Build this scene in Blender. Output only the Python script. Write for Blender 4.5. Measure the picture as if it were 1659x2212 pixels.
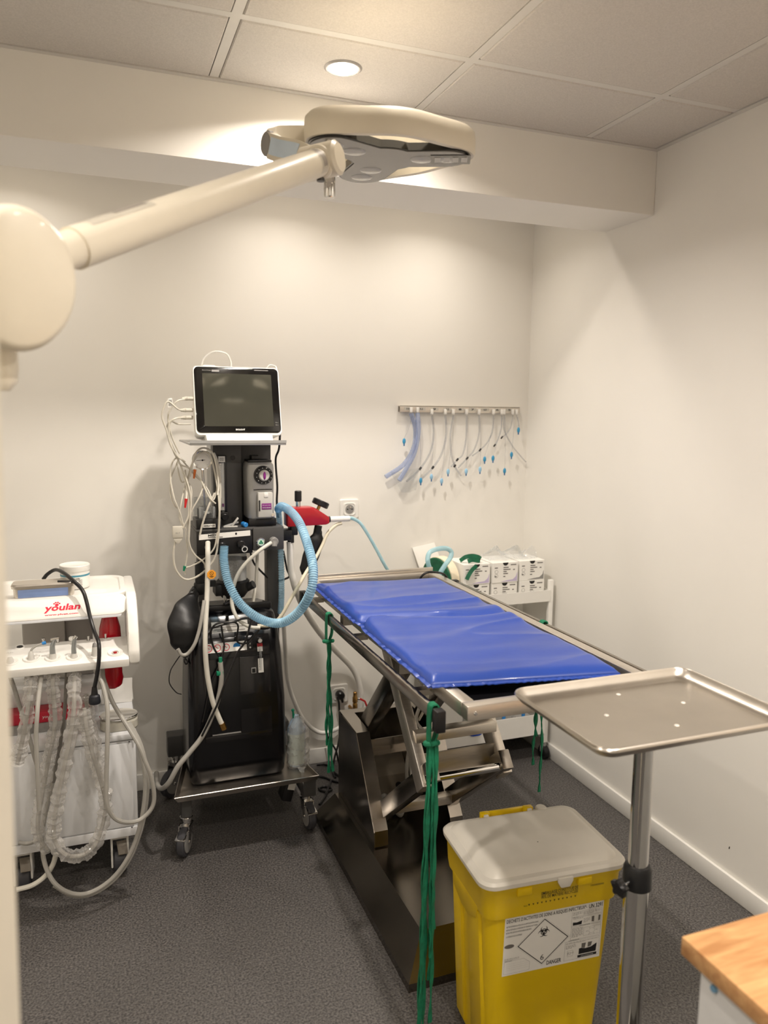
import bpy, bmesh, math, random
from mathutils import Vector, Matrix, noise
random.seed(7)
for o in list(bpy.data.objects): bpy.data.objects.remove(o)
SC = bpy.context.scene
COL = SC.collection
# ------------------------------------------------------------------ camera
W, H_PX = 1659.0, 2212.0
FPX = 1658.08
CAM_Z = 1.5009
RM = Matrix(((0.93624725, 0.0349999, -0.34959418),
             (-0.35115856, 0.12535381, -0.9278869),
             (0.01134702, 0.99149454, 0.12965267)))
cam_d = bpy.data.cameras.new('camera')
cam = bpy.data.objects.new('camera', cam_d); COL.objects.link(cam)
cam_d.sensor_fit = 'VERTICAL'; cam_d.sensor_height = 36.0; cam_d.sensor_width = 27.0
cam_d.lens = FPX / H_PX * 36.0
cam_d.clip_start = 0.02
cam.matrix_world = Matrix.Translation((0, 0, CAM_Z)) @ RM.to_4x4()
cam_d.dof.use_dof = True; cam_d.dof.focus_distance = 2.25; cam_d.dof.aperture_fstop = 3.2
SC.camera = cam
# ------------------------------------------------------------------ world, exposure
wd = bpy.data.worlds.new('world'); SC.world = wd; wd.use_nodes = True
wd.node_tree.nodes['Background'].inputs[0].default_value = (0.9, 0.93, 1.0, 1)
wd.node_tree.nodes['Background'].inputs[1].default_value = 0.05
SC.view_settings.view_transform = 'Standard'; SC.view_settings.look = 'None'
SC.view_settings.gamma = 1.0; SC.view_settings.use_curve_mapping = False
SC.view_settings.exposure = -0.05
# ------------------------------------------------------------------ room constants
XR, YB, YF, YS, ZS, ZC = 1.8296, 3.0349, 2.254, 2.5263, 2.1812, 2.3964
XL, YN = -1.15, -1.3
LAMP_COL = (1.0, 0.915, 0.825)
LAMPS = [(0.642, 2.045, 17.5), (0.655, 1.60, 0.9), (0.642, 0.35, 15), (1.35, 0.35, 15), (-0.55, 0.95, 10),  # the near ones are unseen fill, added to brighten foreground and left side
         (0.70, 2.69, 2.3), (1.30, 2.68, 2.5), (-0.25, 2.70, 2.0), (0.05, -0.55, 11)]  # the last is unseen fill, added to light surfaces facing the camera
for i, (lx, ly, pw) in enumerate(LAMPS):
    ld = bpy.data.lights.new('downlight_beam', 'AREA'); ld.shape = 'DISK'; ld.size = 0.07
    ld.energy = pw; ld.color = LAMP_COL; ld.spread = math.radians(150 if ly < 2.5 else 137)
    lo = bpy.data.objects.new('downlight_beam', ld); COL.objects.link(lo)
    lo.location = (lx, ly, ZC - 0.018)

def PX(u, v, x=None, y=None, z=None):
    r = RM @ Vector((u - W / 2, -(v - H_PX / 2), -FPX))
    if x is not None: t = x / r.x
    elif y is not None: t = y / r.y
    else: t = (z - CAM_Z) / r.z
    return Vector((r.x * t, r.y * t, r.z * t + CAM_Z))

def lin(c):
    c = c / 255.0
    return c / 12.92 if c <= 0.04045 else ((c + 0.055) / 1.055) ** 2.4
# ------------------------------------------------------------------ materials
MATS = {}
def mat(name, rgb, rough=0.5, metal=0.0, var=0.06, scale=18.0, bump=0.0, bscale=None, coat=0.0, trans=0.0,
        ior=1.45, alpha=1.0, emit=0.0, stretch=None, rvar=0.0, spec=None, sss=0.0):
    if name in MATS: return MATS[name]
    m = bpy.data.materials.new(name); m.use_nodes = True
    nt = m.node_tree; b = nt.nodes['Principled BSDF']
    c = tuple(lin(v) for v in rgb)
    tc = nt.nodes.new('ShaderNodeTexCoord'); mp = nt.nodes.new('ShaderNodeMapping')
    nt.links.new(tc.outputs['Object'], mp.inputs['Vector'])
    if stretch: mp.inputs['Scale'].default_value = stretch
    n = nt.nodes.new('ShaderNodeTexNoise'); n.inputs['Scale'].default_value = scale; n.inputs['Detail'].default_value = 4
    nt.links.new(mp.outputs[0], n.inputs['Vector'])
    rp = nt.nodes.new('ShaderNodeValToRGB')
    rp.color_ramp.elements[0].position = 0.3; rp.color_ramp.elements[1].position = 0.7
    rp.color_ramp.elements[0].color = tuple(v * (1 - var) for v in c) + (1,)
    rp.color_ramp.elements[1].color = tuple(min(1, v * (1 + var)) for v in c) + (1,)
    nt.links.new(n.outputs['Fac'], rp.inputs['Fac'])
    nt.links.new(rp.outputs['Color'], b.inputs['Base Color'])
    b.inputs['Roughness'].default_value = rough; b.inputs['Metallic'].default_value = metal
    b.inputs['IOR'].default_value = ior
    if coat: b.inputs['Coat Weight'].default_value = coat; b.inputs['Coat Roughness'].default_value = 0.08
    if trans: b.inputs['Transmission Weight'].default_value = trans
    if alpha < 1: b.inputs['Alpha'].default_value = alpha
    if spec is not None: b.inputs['Specular IOR Level'].default_value = spec
    if emit:
        nt.links.new(rp.outputs['Color'], b.inputs['Emission Color']); b.inputs['Emission Strength'].default_value = emit
    if rvar:
        mr = nt.nodes.new('ShaderNodeMapRange'); mr.inputs['To Min'].default_value = max(0, rough - rvar)
        mr.inputs['To Max'].default_value = rough + rvar
        nt.links.new(n.outputs['Fac'], mr.inputs['Value']); nt.links.new(mr.outputs[0], b.inputs['Roughness'])
    if bump:
        n2 = nt.nodes.new('ShaderNodeTexNoise'); n2.inputs['Scale'].default_value = bscale or scale * 4
        n2.inputs['Detail'].default_value = 3
        nt.links.new(mp.outputs[0], n2.inputs['Vector'])
        bp = nt.nodes.new('ShaderNodeBump'); bp.inputs['Strength'].default_value = bump; bp.inputs['Distance'].default_value = 0.002
        nt.links.new(n2.outputs['Fac'], bp.inputs['Height']); nt.links.new(bp.outputs[0], b.inputs['Normal'])
    MATS[name] = m
    return m

def film(name, rgb, fac=0.3, rough=0.15, trans=0.0):
    """thin clear plastic: see-through with a grey sheen"""
    if name in MATS: return MATS[name]
    m = bpy.data.materials.new(name); m.use_nodes = True; nt = m.node_tree
    b = nt.nodes['Principled BSDF']; out = nt.nodes['Material Output']
    b.inputs['Base Color'].default_value = tuple(lin(v) for v in rgb) + (1,)
    b.inputs['Roughness'].default_value = rough
    t = nt.nodes.new('ShaderNodeBsdfTransparent'); t.inputs[0].default_value = tuple(0.5 + 0.5 * lin(v) for v in rgb) + (1,)
    mx = nt.nodes.new('ShaderNodeMixShader')
    tc = nt.nodes.new('ShaderNodeTexCoord'); n = nt.nodes.new('ShaderNodeTexNoise'); n.inputs['Scale'].default_value = 14
    nt.links.new(tc.outputs['Object'], n.inputs['Vector'])
    lw = nt.nodes.new('ShaderNodeLayerWeight'); lw.inputs['Blend'].default_value = 0.35
    ad = nt.nodes.new('ShaderNodeMath'); ad.operation = 'MULTIPLY_ADD'
    nt.links.new(lw.outputs['Facing'], ad.inputs[0]); ad.inputs[1].default_value = 0.55
    ml = nt.nodes.new('ShaderNodeMath'); ml.operation = 'MULTIPLY'; ml.inputs[1].default_value = fac * 2
    nt.links.new(n.outputs['Fac'], ml.inputs[0]); nt.links.new(ml.outputs[0], ad.inputs[2])
    nt.links.new(ad.outputs[0], mx.inputs[0]); nt.links.new(t.outputs[0], mx.inputs[1]); nt.links.new(b.outputs[0], mx.inputs[2])
    nt.links.new(mx.outputs[0], out.inputs[0])
    MATS[name] = m
    return m

M_WALL = mat('wall_paint', (236, 233, 226), 0.62, var=0.015, scale=3, bump=0.03, bscale=350)
M_CEILW = mat('ceiling_metal', (214, 211, 204), 0.5, var=0.02)
M_TILE = mat('ceiling_tile_fibre', (206, 201, 193), 0.9, var=0.07, scale=260, bump=0.25, bscale=420)
M_DARKGAP = mat('dark_gap', (40, 36, 32), 0.9)
M_WHITE = mat('white_plastic', (236, 234, 228), 0.35, var=0.02)
M_WHITEM = mat('white_enamel', (222, 223, 224), 0.3, var=0.02)
M_CREAM = mat('cream_enamel', (224, 216, 198), 0.38, var=0.02, coat=0.2)
M_STEEL = mat('brushed_steel', (214, 207, 197), 0.34, 0.92, var=0.07, scale=30, stretch=(1, 14, 14), rvar=0.08)
M_STEELD = mat('satin_steel', (158, 152, 144), 0.2, 1.0, var=0.08, scale=14, rvar=0.06)
M_TRAY = mat('tray_steel', (196, 189, 179), 0.3, 1.0, var=0.05, scale=12, rvar=0.06)
M_CHROME = mat('chrome', (215, 214, 212), 0.08, 1.0, var=0.02)
M_BLACK = mat('black_plastic', (22, 21, 22), 0.35, var=0.1)
M_BLACKG = mat('black_gloss', (9, 9, 10), 0.08, var=0.05, coat=0.4)
M_RUBBER = mat('black_rubber', (17, 17, 18), 0.42, var=0.15, bump=0.1, bscale=90)
M_DKGREY = mat('dark_grey_enamel', (72, 71, 70), 0.4, var=0.05)
M_GREY = mat('grey_plastic', (142, 140, 137), 0.45, var=0.04)
M_LGREY = mat('light_grey_plastic', (196, 194, 188), 0.4, var=0.03)
M_SILVER = mat('silver_enamel', (172, 172, 170), 0.35, 0.35, var=0.04)
M_CABLE = mat('grey_cable', (196, 191, 178), 0.45, var=0.05)
M_TUBEG = mat('grey_hose', (163, 160, 153), 0.4, var=0.05)
M_TUBEW = mat('milky_hose', (214, 211, 200), 0.35, var=0.04)
M_RED = mat('red_enamel', (172, 20, 32), 0.32, var=0.06, coat=0.3)
M_REDINK = mat('red_print', (214, 30, 62), 0.5, var=0.03)
M_INK = mat('black_print', (28, 26, 26), 0.6, var=0.05)
M_INKG = mat('grey_print', (112, 108, 104), 0.6, var=0.05)
M_WINK = mat('white_print', (225, 225, 222), 0.5, var=0.02)
M_PAPER = mat('paper', (240, 238, 232), 0.7, var=0.02)
M_GREENL = mat('green_lace', (18, 112, 78), 0.8, var=0.22, scale=60, bump=0.5, bscale=300)
M_GREEN = mat('green_plastic', (16, 130, 96), 0.4)
M_BLUEP = mat('blue_plastic', (46, 128, 196), 0.35)
M_PURPLE = mat('purple_print', (128, 34, 122), 0.45)
M_ORANGE = mat('orange_tag', (236, 158, 44), 0.5)
M_BRASS = mat('brass', (176, 136, 78), 0.3, 1.0, var=0.08)
M_YELLOW = mat('yellow_plastic', (228, 192, 6), 0.32, var=0.05, scale=6, coat=0.15)
M_LID = mat('milky_lid', (226, 221, 210), 0.38, var=0.02)
M_VINYL = mat('blue_vinyl', (32, 64, 148), 0.36, var=0.05, scale=5, bump=0.12, bscale=60, coat=0.25)
M_FILM = film('clear_film', (232, 230, 226), 0.16, 0.12)
M_CLEAR = film('clear_plastic', (226, 228, 228), 0.07, 0.06)
M_BLUEHOSE = film('blue_hose_plastic', (168, 212, 236), 0.42, 0.2)
M_BLUETUBE = film('pale_blue_tube', (182, 222, 232), 0.4, 0.25)
M_ETTUBE = film('et_tube_plastic', (214, 216, 220), 0.06, 0.15)
M_ETBLUE = film('et_tube_blue', (184, 196, 224), 0.22, 0.2)
M_REDCLEAR = mat('red_translucent', (178, 12, 30), 0.12, var=0.08, coat=0.4)
M_GRANULE = mat('white_granules', (168, 162, 154), 0.7, var=0.55, scale=500, bump=0.8, bscale=700)
# ------------------------------------------------------------------ mesh builder
ORG = {}
class MB:
    def __init__(s): s.bm = bmesh.new(); s.hard = True
    def _bev(s, geom_verts, bev, seg=2):
        es = list({e for v in geom_verts for e in v.link_edges})
        bmesh.ops.bevel(s.bm, geom=es, offset=bev, segments=seg, affect='EDGES', profile=0.5, clamp_overlap=True)
    def box(s, x0, x1, y0, y1, z0, z1, bev=0.0, seg=2, M=None):
        vs = [s.bm.verts.new(Vector(p)) for p in ((x0,y0,z0),(x1,y0,z0),(x1,y1,z0),(x0,y1,z0),(x0,y0,z1),(x1,y0,z1),(x1,y1,z1),(x0,y1,z1))]
        if M is not None:
            for v in vs: v.co = M @ v.co
        for f in ((3,2,1,0),(4,5,6,7),(0,1,5,4),(1,2,6,5),(2,3,7,6),(3,0,4,7)): s.bm.faces.new([vs[i] for i in f])
        if bev: s._bev(vs, bev, seg)
        return s
    def hexa(s, pts, bev=0.0, seg=2):
        """8 points: bottom ring then top ring, both counter-clockwise from above"""
        vs = [s.bm.verts.new(Vector(p)) for p in pts]
        for f in ((3,2,1,0),(4,5,6,7),(0,1,5,4),(1,2,6,5),(2,3,7,6),(3,0,4,7)): s.bm.faces.new([vs[i] for i in f])
        if bev: s._bev(vs, bev, seg)
        return s
    def bar(s, p, q, w, t, side=(1,0,0), bev=0.0):
        """square bar from p to q: w across (perpendicular to side), t along side"""
        p, q = Vector(p), Vector(q); d = (q - p).normalized(); sd = Vector(side)
        sd = (sd - d * sd.dot(d)).normalized(); up = sd.cross(d).normalized()
        a, b = sd * t / 2, up * w / 2
        return s.hexa([p-a-b, p+a-b, p+a+b, p-a+b, q-a-b, q+a-b, q+a+b, q-a+b], bev) if False else s._barf(p,q,a,b,bev)
    def _barf(s, p, q, a, b, bev):
        vs = [s.bm.verts.new(v) for v in (p-a-b, p+a-b, p+a+b, p-a+b, q-a-b, q+a-b, q+a+b, q-a+b)]
        fs = [s.bm.faces.new([vs[i] for i in f]) for f in ((3,2,1,0),(4,5,6,7),(0,1,5,4),(1,2,6,5),(2,3,7,6),(3,0,4,7))]
        bmesh.ops.recalc_face_normals(s.bm, faces=fs)
        if bev: s._bev(vs, bev)
        return s
    def _barf4(s, a, b, c, d, n):
        vs = [s.bm.verts.new(v) for v in (a-n, b-n, c-n, d-n, a+n, b+n, c+n, d+n)]
        fs = [s.bm.faces.new([vs[i] for i in f]) for f in ((3,2,1,0),(4,5,6,7),(0,1,5,4),(1,2,6,5),(2,3,7,6),(3,0,4,7))]
        bmesh.ops.recalc_face_normals(s.bm, faces=fs)
        return s
    def ring(s, c, u, v, r, n):
        return [s.bm.verts.new(c + (u * math.cos(2*math.pi*i/n) + v * math.sin(2*math.pi*i/n)) * r) for i in range(n)]
    def loft(s, rings, cap=True, closed=False):
        s.hard = False
        n = len(rings[0]); fs = []
        prs = list(zip(rings[:-1], rings[1:])) + ([(rings[-1], rings[0])] if closed else [])
        for a, b in prs:
            for i in range(n):
                fs.append(s.bm.faces.new((a[i], a[(i+1)%n], b[(i+1)%n], b[i])))
        if cap and not closed:
            fs.append(s.bm.faces.new(rings[0][::-1])); fs.append(s.bm.faces.new(rings[-1]))
        bmesh.ops.recalc_face_normals(s.bm, faces=fs)
        return s
    def cyl(s, p, q, r0, r1=None, seg=20, cap=True, bev=0.0):
        p, q = Vector(p), Vector(q); r1 = r0 if r1 is None else r1
        d = (q - p).normalized(); u = d.orthogonal().normalized(); v = d.cross(u)
        if bev:
            L = (q - p).length
            prof = [(max(r0-bev,1e-4), 0), (r0, bev), (r1, L-bev), (max(r1-bev,1e-4), L)]
            return s.loft([s.ring(p + d*h, u, v, r, seg) for r, h in prof], cap)
        return s.loft([s.ring(p, u, v, r0, seg), s.ring(q, u, v, r1, seg)], cap)
    def lathe(s, prof, o=(0,0,0), ax=(0,0,1), seg=24, cap=True):
        o = Vector(o); d = Vector(ax).normalized(); u = d.orthogonal().normalized(); v = d.cross(u)
        return s.loft([s.ring(o + d*h, u, v, max(r,1e-4), seg) for r, h in prof], cap)
    def tube(s, pts, r, seg=8, n=None, rf=None, cap=True, spline=True, closed=False):
        pts = [Vector(p) for p in pts]
        if spline: pts = smooth(pts, n or max(12, 6*len(pts)), closed)
        rings = []; t0 = None; u = None
        N = len(pts)
        for i, p in enumerate(pts):
            a = pts[i-1] if (i > 0 or closed) else pts[i]
            b = pts[(i+1)%N] if (i < N-1 or closed) else pts[i]
            t = (b - a)
            t = t.normalized() if t.length > 1e-9 else Vector((0,0,1))
            if u is None: u = t.orthogonal().normalized()
            else:
                u = u - t * u.dot(t)
                u = u.normalized() if u.length > 1e-6 else t.orthogonal().normalized()
            v = t.cross(u)
            rr = r * (rf(i/(N-1)) if rf else 1)
            rings.append(s.ring(p, u, v, rr, seg))
        return s.loft(rings, cap, closed)
    def ribbon(s, pts, w, t, wdir=(1,0,0), n=None, wave=0.0):
        """flat band along pts"""
        pts = smooth([Vector(p) for p in pts], n or max(10, 5*len(pts))); rings = []
        wd_ = Vector(wdir).normalized()
        for i, p in enumerate(pts):
            a, b = pts[max(0,i-1)], pts[min(len(pts)-1,i+1)]
            d = (b-a).normalized(); x = (wd_ - d*wd_.dot(d)).normalized()
            if wave:
                ang = wave*math.sin(i*0.55)
                x = Matrix.Rotation(ang, 3, d) @ x
            y = d.cross(x)
            rings.append([s.bm.verts.new(p + x*sx*w/2 + y*sy*t/2) for sx, sy in ((-1,-1),(1,-1),(1,1),(-1,1))])
        return s.loft(rings)
    def prism(s, poly, axis, a, b, bev=0.0, seg=2):
        """poly in the other two axes (order x,y,z without axis)"""
        def mk(p, h):
            return Vector({0:(h,p[0],p[1]),1:(p[0],h,p[1]),2:(p[0],p[1],h)}[axis])
        A = [s.bm.verts.new(mk(p,a)) for p in poly]; B = [s.bm.verts.new(mk(p,b)) for p in poly]
        n = len(poly); fs = [s.bm.faces.new((A[i],A[(i+1)%n],B[(i+1)%n],B[i])) for i in range(n)]
        fs.append(s.bm.faces.new(A[::-1])); fs.append(s.bm.faces.new(B))
        bmesh.ops.recalc_face_normals(s.bm, faces=fs)
        if bev: s._bev(A+B, bev, seg)
        return s
    def sphere(s, c, r, seg=16, sc=(1,1,1), M=None):
        s.hard = False
        g = bmesh.ops.create_uvsphere(s.bm, u_segments=seg, v_segments=max(6,seg//2), radius=r)
        for v in g['verts']:
            p = Vector((v.co.x*sc[0], v.co.y*sc[1], v.co.z*sc[2]))
            v.co = (M @ p if M is not None else p) + Vector(c)
        return s
    def grid(s, f, nu, nv):
        vs = [[s.bm.verts.new(Vector(f(i/nu, j/nv))) for j in range(nv+1)] for i in range(nu+1)]
        for i in range(nu):
            for j in range(nv): s.bm.faces.new((vs[i][j], vs[i+1][j], vs[i+1][j+1], vs[i][j+1]))
        return s
    def quad(s, a, b, c, d):
        s.bm.faces.new([s.bm.verts.new(Vector(p)) for p in (a,b,c,d)]); return s
    def build(s, name, material, parent=None, loc=None, ang=None):
        if ang is None: ang = 24 if s.hard else 35
        me = bpy.data.meshes.new(name); 
        o = bpy.data.objects.new(name, me); COL.objects.link(o)
        if parent is not None: org = ORG[parent]; o.parent = parent
        else:
            if loc is None:
                co = [v.co for v in s.bm.verts]
                loc = ((min(c.x for c in co)+max(c.x for c in co))/2, (min(c.y for c in co)+max(c.y for c in co))/2, min(c.z for c in co))
            org = Vector(loc); o.location = org
        ORG[o] = org
        for v in s.bm.verts: v.co -= org
        s.bm.to_mesh(me); s.bm.free()
        me.materials.append(material)
        me.polygons.foreach_set('use_smooth', [True]*len(me.polygons))
        me.set_sharp_from_angle(angle=math.radians(ang)); me.update()
        return o

def smooth(pts, n, closed=False):
    if len(pts) < 3: 
        return [pts[0].lerp(pts[-1], i/n) for i in range(n+1)]
    P = ([pts[-1]] + pts + [pts[0], pts[1]]) if closed else ([pts[0]*2-pts[1]] + pts + [pts[-1]*2-pts[-2]])
    segs = len(P)-3; out = []
    for k in range(n if closed else n+1):
        t = k/n*segs; i = min(int(t), segs-1); t -= i
        a,b,c,d = P[i],P[i+1],P[i+2],P[i+3]
        out.append(0.5*((2*b)+(c-a)*t+(2*a-5*b+4*c-d)*t*t+(3*b-a-3*c+d)*t*t*t))
    return out

def tag(o, label, cat, group=None):
    o['label'] = label; o['category'] = cat
    if group: o['group'] = group
    return o
def struct(o): o['kind'] = 'structure'; return o
def thing(name, loc, label, cat, group=None):
    o = bpy.data.objects.new(name, None); COL.objects.link(o); o.location = loc; o.empty_display_size = 0.05
    ORG[o] = Vector(loc)
    return tag(o, label, cat, group)
def text(s, name, material, parent, o, xd, yd, width, height=None, align=0.0, bold=0.0, sq=1.0):
    """flat printed lettering: o = lower left corner, xd/yd = directions, width/height = box in metres"""
    cu = bpy.data.curves.new(name, 'FONT'); cu.body = s; cu.resolution_u = 2
    if bold: cu.offset = bold
    to = bpy.data.objects.new(name, cu); COL.objects.link(to)
    dg = bpy.context.evaluated_depsgraph_get()
    me = bpy.data.meshes.new_from_object(to.evaluated_get(dg))
    bpy.data.objects.remove(to); bpy.data.curves.remove(cu)
    vs = me.vertices
    x0, x1 = min(v.co.x for v in vs), max(v.co.x for v in vs); y0, y1 = min(v.co.y for v in vs), max(v.co.y for v in vs)
    k = width/(x1-x0); ky = (height/(y1-y0)) if height else k
    xd, yd = Vector(xd).normalized(), Vector(yd).normalized()
    org = ORG[parent]
    for v in vs: v.co = Vector(o) + xd*(v.co.x-x0)*k + yd*(v.co.y-y0)*ky - org
    ob = bpy.data.objects.new(name, me); COL.objects.link(ob); ob.parent = parent; ORG[ob] = org
    me.materials.clear(); me.materials.append(material)
    return ob
def rot(axis, deg, c=(0,0,0)):
    c = Vector(c)
    return Matrix.Translation(c) @ Matrix.Rotation(math.radians(deg), 4, axis) @ Matrix.Translation(-c)

# ------------------------------------------------------------------ the room
def floor_mat():
    m = bpy.data.materials.new('speckled_vinyl'); m.use_nodes = True; nt = m.node_tree; b = nt.nodes['Principled BSDF']
    tc = nt.nodes.new('ShaderNodeTexCoord')
    n = nt.nodes.new('ShaderNodeTexNoise'); n.inputs['Scale'].default_value = 170; n.inputs['Detail'].default_value = 3
    n2 = nt.nodes.new('ShaderNodeTexNoise'); n2.inputs['Scale'].default_value = 2.2; n2.inputs['Detail'].default_value = 3
    r = nt.nodes.new('ShaderNodeValToRGB')
    r.color_ramp.elements[0].position = 0.34; r.color_ramp.elements[0].color = (lin(54), lin(52), lin(51), 1)
    r.color_ramp.elements[1].position = 0.68; r.color_ramp.elements[1].color = (lin(110), lin(106), lin(103), 1)
    nt.links.new(tc.outputs['Object'], n.inputs['Vector']); nt.links.new(tc.outputs['Object'], n2.inputs['Vector'])
    nt.links.new(n.outputs['Fac'], r.inputs['Fac'])
    mx = nt.nodes.new('ShaderNodeMix'); mx.data_type = 'RGBA'; mx.blend_type = 'MULTIPLY'; mx.inputs[0].default_value = 0.25
    nt.links.new(r.outputs[0], mx.inputs[6]); nt.links.new(n2.outputs['Fac'], mx.inputs[7])
    nt.links.new(mx.outputs[2], b.inputs['Base Color'])
    b.inputs['Roughness'].default_value = 0.55
    bp = nt.nodes.new('ShaderNodeBump'); bp.inputs['Strength'].default_value = 0.3; bp.inputs['Distance'].default_value = 0.001
    nt.links.new(n.outputs['Fac'], bp.inputs['Height']); nt.links.new(bp.outputs[0], b.inputs['Normal'])
    return m
struct(MB().box(XL, XR, YN, YB, -0.1, 0).build('floor', floor_mat(), loc=(0,0,0)))
T = 0.1
struct(MB().box(XL-T, XR+T, YB, YB+T, -0.1, ZC+0.15).build('wall_back', M_WALL, loc=(0,YB,0)))
wr_ = struct(MB().box(XR, XR+T, YN, YB, -0.1, ZC+0.15).build('wall_right', M_WALL, loc=(XR,0,0)))
p_ = PX(1575, 1831, x=XR-0.0004)
MB().hexa([(XR-0.0004,p_.y-0.002,p_.z-0.004),(XR,p_.y-0.002,p_.z-0.004),(XR,p_.y+0.002,p_.z-0.004),(XR-0.0004,p_.y+0.002,p_.z-0.004),(XR-0.0004,p_.y-0.003,p_.z+0.004),(XR,p_.y-0.003,p_.z+0.004),(XR,p_.y,p_.z+0.004),(XR-0.0004,p_.y,p_.z+0.004)]).build('scuff_mark', M_DARKGAP, wr_)
struct(MB().box(XL-T, XL, YN, YB, -0.1, ZC+0.15).build('wall_left', M_WALL, loc=(XL,0,0)))
struct(MB().box(XL-T, XR+T, YN-T, YN, -0.1, ZC+0.15).build('wall_front', M_WALL, loc=(0,YN,0)))
struct(MB().box(XL, XR, YF, YS, ZS, ZC+0.012, bev=0.0015, seg=1).build('trim_1', M_WALL, loc=(0,YF,ZS)))
ceil = struct(MB().box(XL, XR, YN, YB, ZC+0.012, ZC+0.1).build('ceiling', M_DARKGAP, loc=(0,0,ZC)))
# plain ceiling strip behind the beam
MB().box(XL, XR, YS, YB, ZC, ZC+0.012).build('ceiling_panel', M_CEILW, ceil)
gx = [0.336 + 0.6*k for k in range(-3, 4) if XL < 0.336 + 0.6*k < XR]
gy = [1.885 - 0.6*k for k in range(0, 6) if YN < 1.885 - 0.6*k]
for x in gx: MB().box(x-0.012, x+0.012, YN+0.02, YF-0.022, ZC-0.004, ZC+0.011).build('ceiling_runner', M_CEILW, ceil)
xs = [XL+0.022] + [v for g in gx for v in (g-0.012, g+0.012)] + [XR-0.022]
for y in gy:
    for a, b in zip(xs[0::2], xs[1::2]):
        MB().box(a, b, y-0.012, y+0.012, ZC-0.004, ZC+0.011).build('cross_runner', M_CEILW, ceil)
ys = [YF-0.02] + [v for g in gy for v in (g+0.012, g-0.012)] + [YN+0.02]
tile_cache = {}
for a, b in zip(xs[0::2], xs[1::2]):
    for c, d in zip(ys[0::2], ys[1::2]):
        a2, b2, d2, c2 = a+0.0022, b-0.0022, d+0.0022, c-0.0022
        key = (round(b2-a2,4), round(c2-d2,4))
        if key not in tile_cache:
            o = MB().box(a2, b2, d2, c2, ZC-0.006, ZC+0.011, bev=0.003, seg=1).build('ceiling_tile', M_TILE, ceil)
            me = o.data
            off = Vector((a2, d2, 0))
            for v in me.vertices: v.co -= off
            o.location = off; tile_cache[key] = me
        else:
            o = bpy.data.objects.new('ceiling_tile', tile_cache[key]); COL.objects.link(o); o.parent = ceil; o.location = (a2, d2, 0)
# perimeter angle trims
struct(MB().box(XR-0.02, XR-0.0005, YN, YF-0.0005, ZC-0.007, ZC-0.001).box(XR-0.003, XR-0.0005, YN, YF-0.0005, ZC-0.001, ZC+0.01).build('trim_2', M_CEILW, loc=(XR,0,ZC)))
struct(MB().box(XL, XR-0.02, YF-0.018, YF-0.0005, ZC-0.007, ZC-0.001).box(XL, XR-0.02, YF-0.003, YF-0.0005, ZC-0.001, ZC+0.01).build('trim_3', M_CEILW, loc=(0,YF,ZC)))
struct(MB().box(XL, XR-0.0005, YB-0.012, YB-0.0002, 0, 0.066, bev=0.003).build('baseboard_back', M_WHITE, loc=(0,YB,0)))
struct(MB().box(XR-0.012, XR-0.0002, YN, YB-0.013, 0, 0.066, bev=0.003).build('baseboard_right', M_WHITE, loc=(XR,0,0)))
# open white door leaf at the left edge, seen on its narrow side
dp0, dp1 = PX(43.6, 2212, y=0.62), PX(4.5, 1000, y=0.62)
dd = (dp1-dp0)/(dp1.z-dp0.z)
d0 = dp0 + dd*(0.01-dp0.z); d1 = dp0 + dd*(2.05-dp0.z)
dx = 0.045
mb = MB().hexa([(d0.x-dx,0.62,0.01),(d0.x,0.62,0.01),(d0.x-0.02,0.615+0.02,0.01),(d0.x-dx,0.64,0.01),
           (d1.x-dx,0.62,2.05),(d1.x,0.62,2.05),(d1.x-0.02,0.635,2.05),(d1.x-dx,0.64,2.05)])
mb.hexa([(d0.x-0.8,0.62,0.01),(d0.x-dx,0.62,0.01),(d0.x-dx,0.66,0.01),(d0.x-0.8,0.66,0.01),
         (d1.x-0.8,0.62,2.05),(d1.x-dx,0.62,2.05),(d1.x-dx,0.66,2.05),(d1.x-0.8,0.66,2.05)])
struct(mb.build('door_1', mat('door_paint', (232, 224, 208), 0.4, var=0.02), loc=(d0.x,0.62,0.01)))
# downlights in the ceiling, the near ones unseen and added as fill
M_GLOW = mat('lamp_diffuser', (255, 236, 208), 0.5, var=0.0, emit=30.0)
for i, (lx, ly, pw) in enumerate(LAMPS):
    if i in (2, 3, 4, 8): lab, g = 'added unseen fill downlight ' + {2:'between the door and the counter', 3:'above the oak counter', 4:'above the open door', 8:'close to the front wall'}[i], 'added unseen fill downlights over the near half of the room'
    elif ly > 2.5: lab, g = 'round recessed downlight behind the ceiling beam, above the ' + {5:'red ventilator', 6:'supply trolley', 7:'dental unit'}[i], 'downlights behind the beam'
    elif i == 0: lab, g = 'lit round recessed downlight in the tile next to the ceiling beam', None
    else: lab, g = 'round recessed downlight one tile row away from the beam', None
    zc = ZC-0.006 if ly < YF else ZC
    t = thing('ceiling_downlight', (lx, ly, zc), lab, 'downlight', g)
    MB().lathe([(0.039,-0.001),(0.041,-0.004),(0.045,-0.004),(0.05,-0.0005),(0.05,0.0004),(0.039,0.0004)], (lx,ly,zc), seg=40, cap=False).build('trim_ring', mat('downlight_ring',(150,146,142),0.35,0.3), t)
    MB().lathe([(0.0395,-0.0005),(0.001,-0.0008)], (lx,ly,zc-0.0012), seg=32).build('diffuser', M_GLOW, t)
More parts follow.
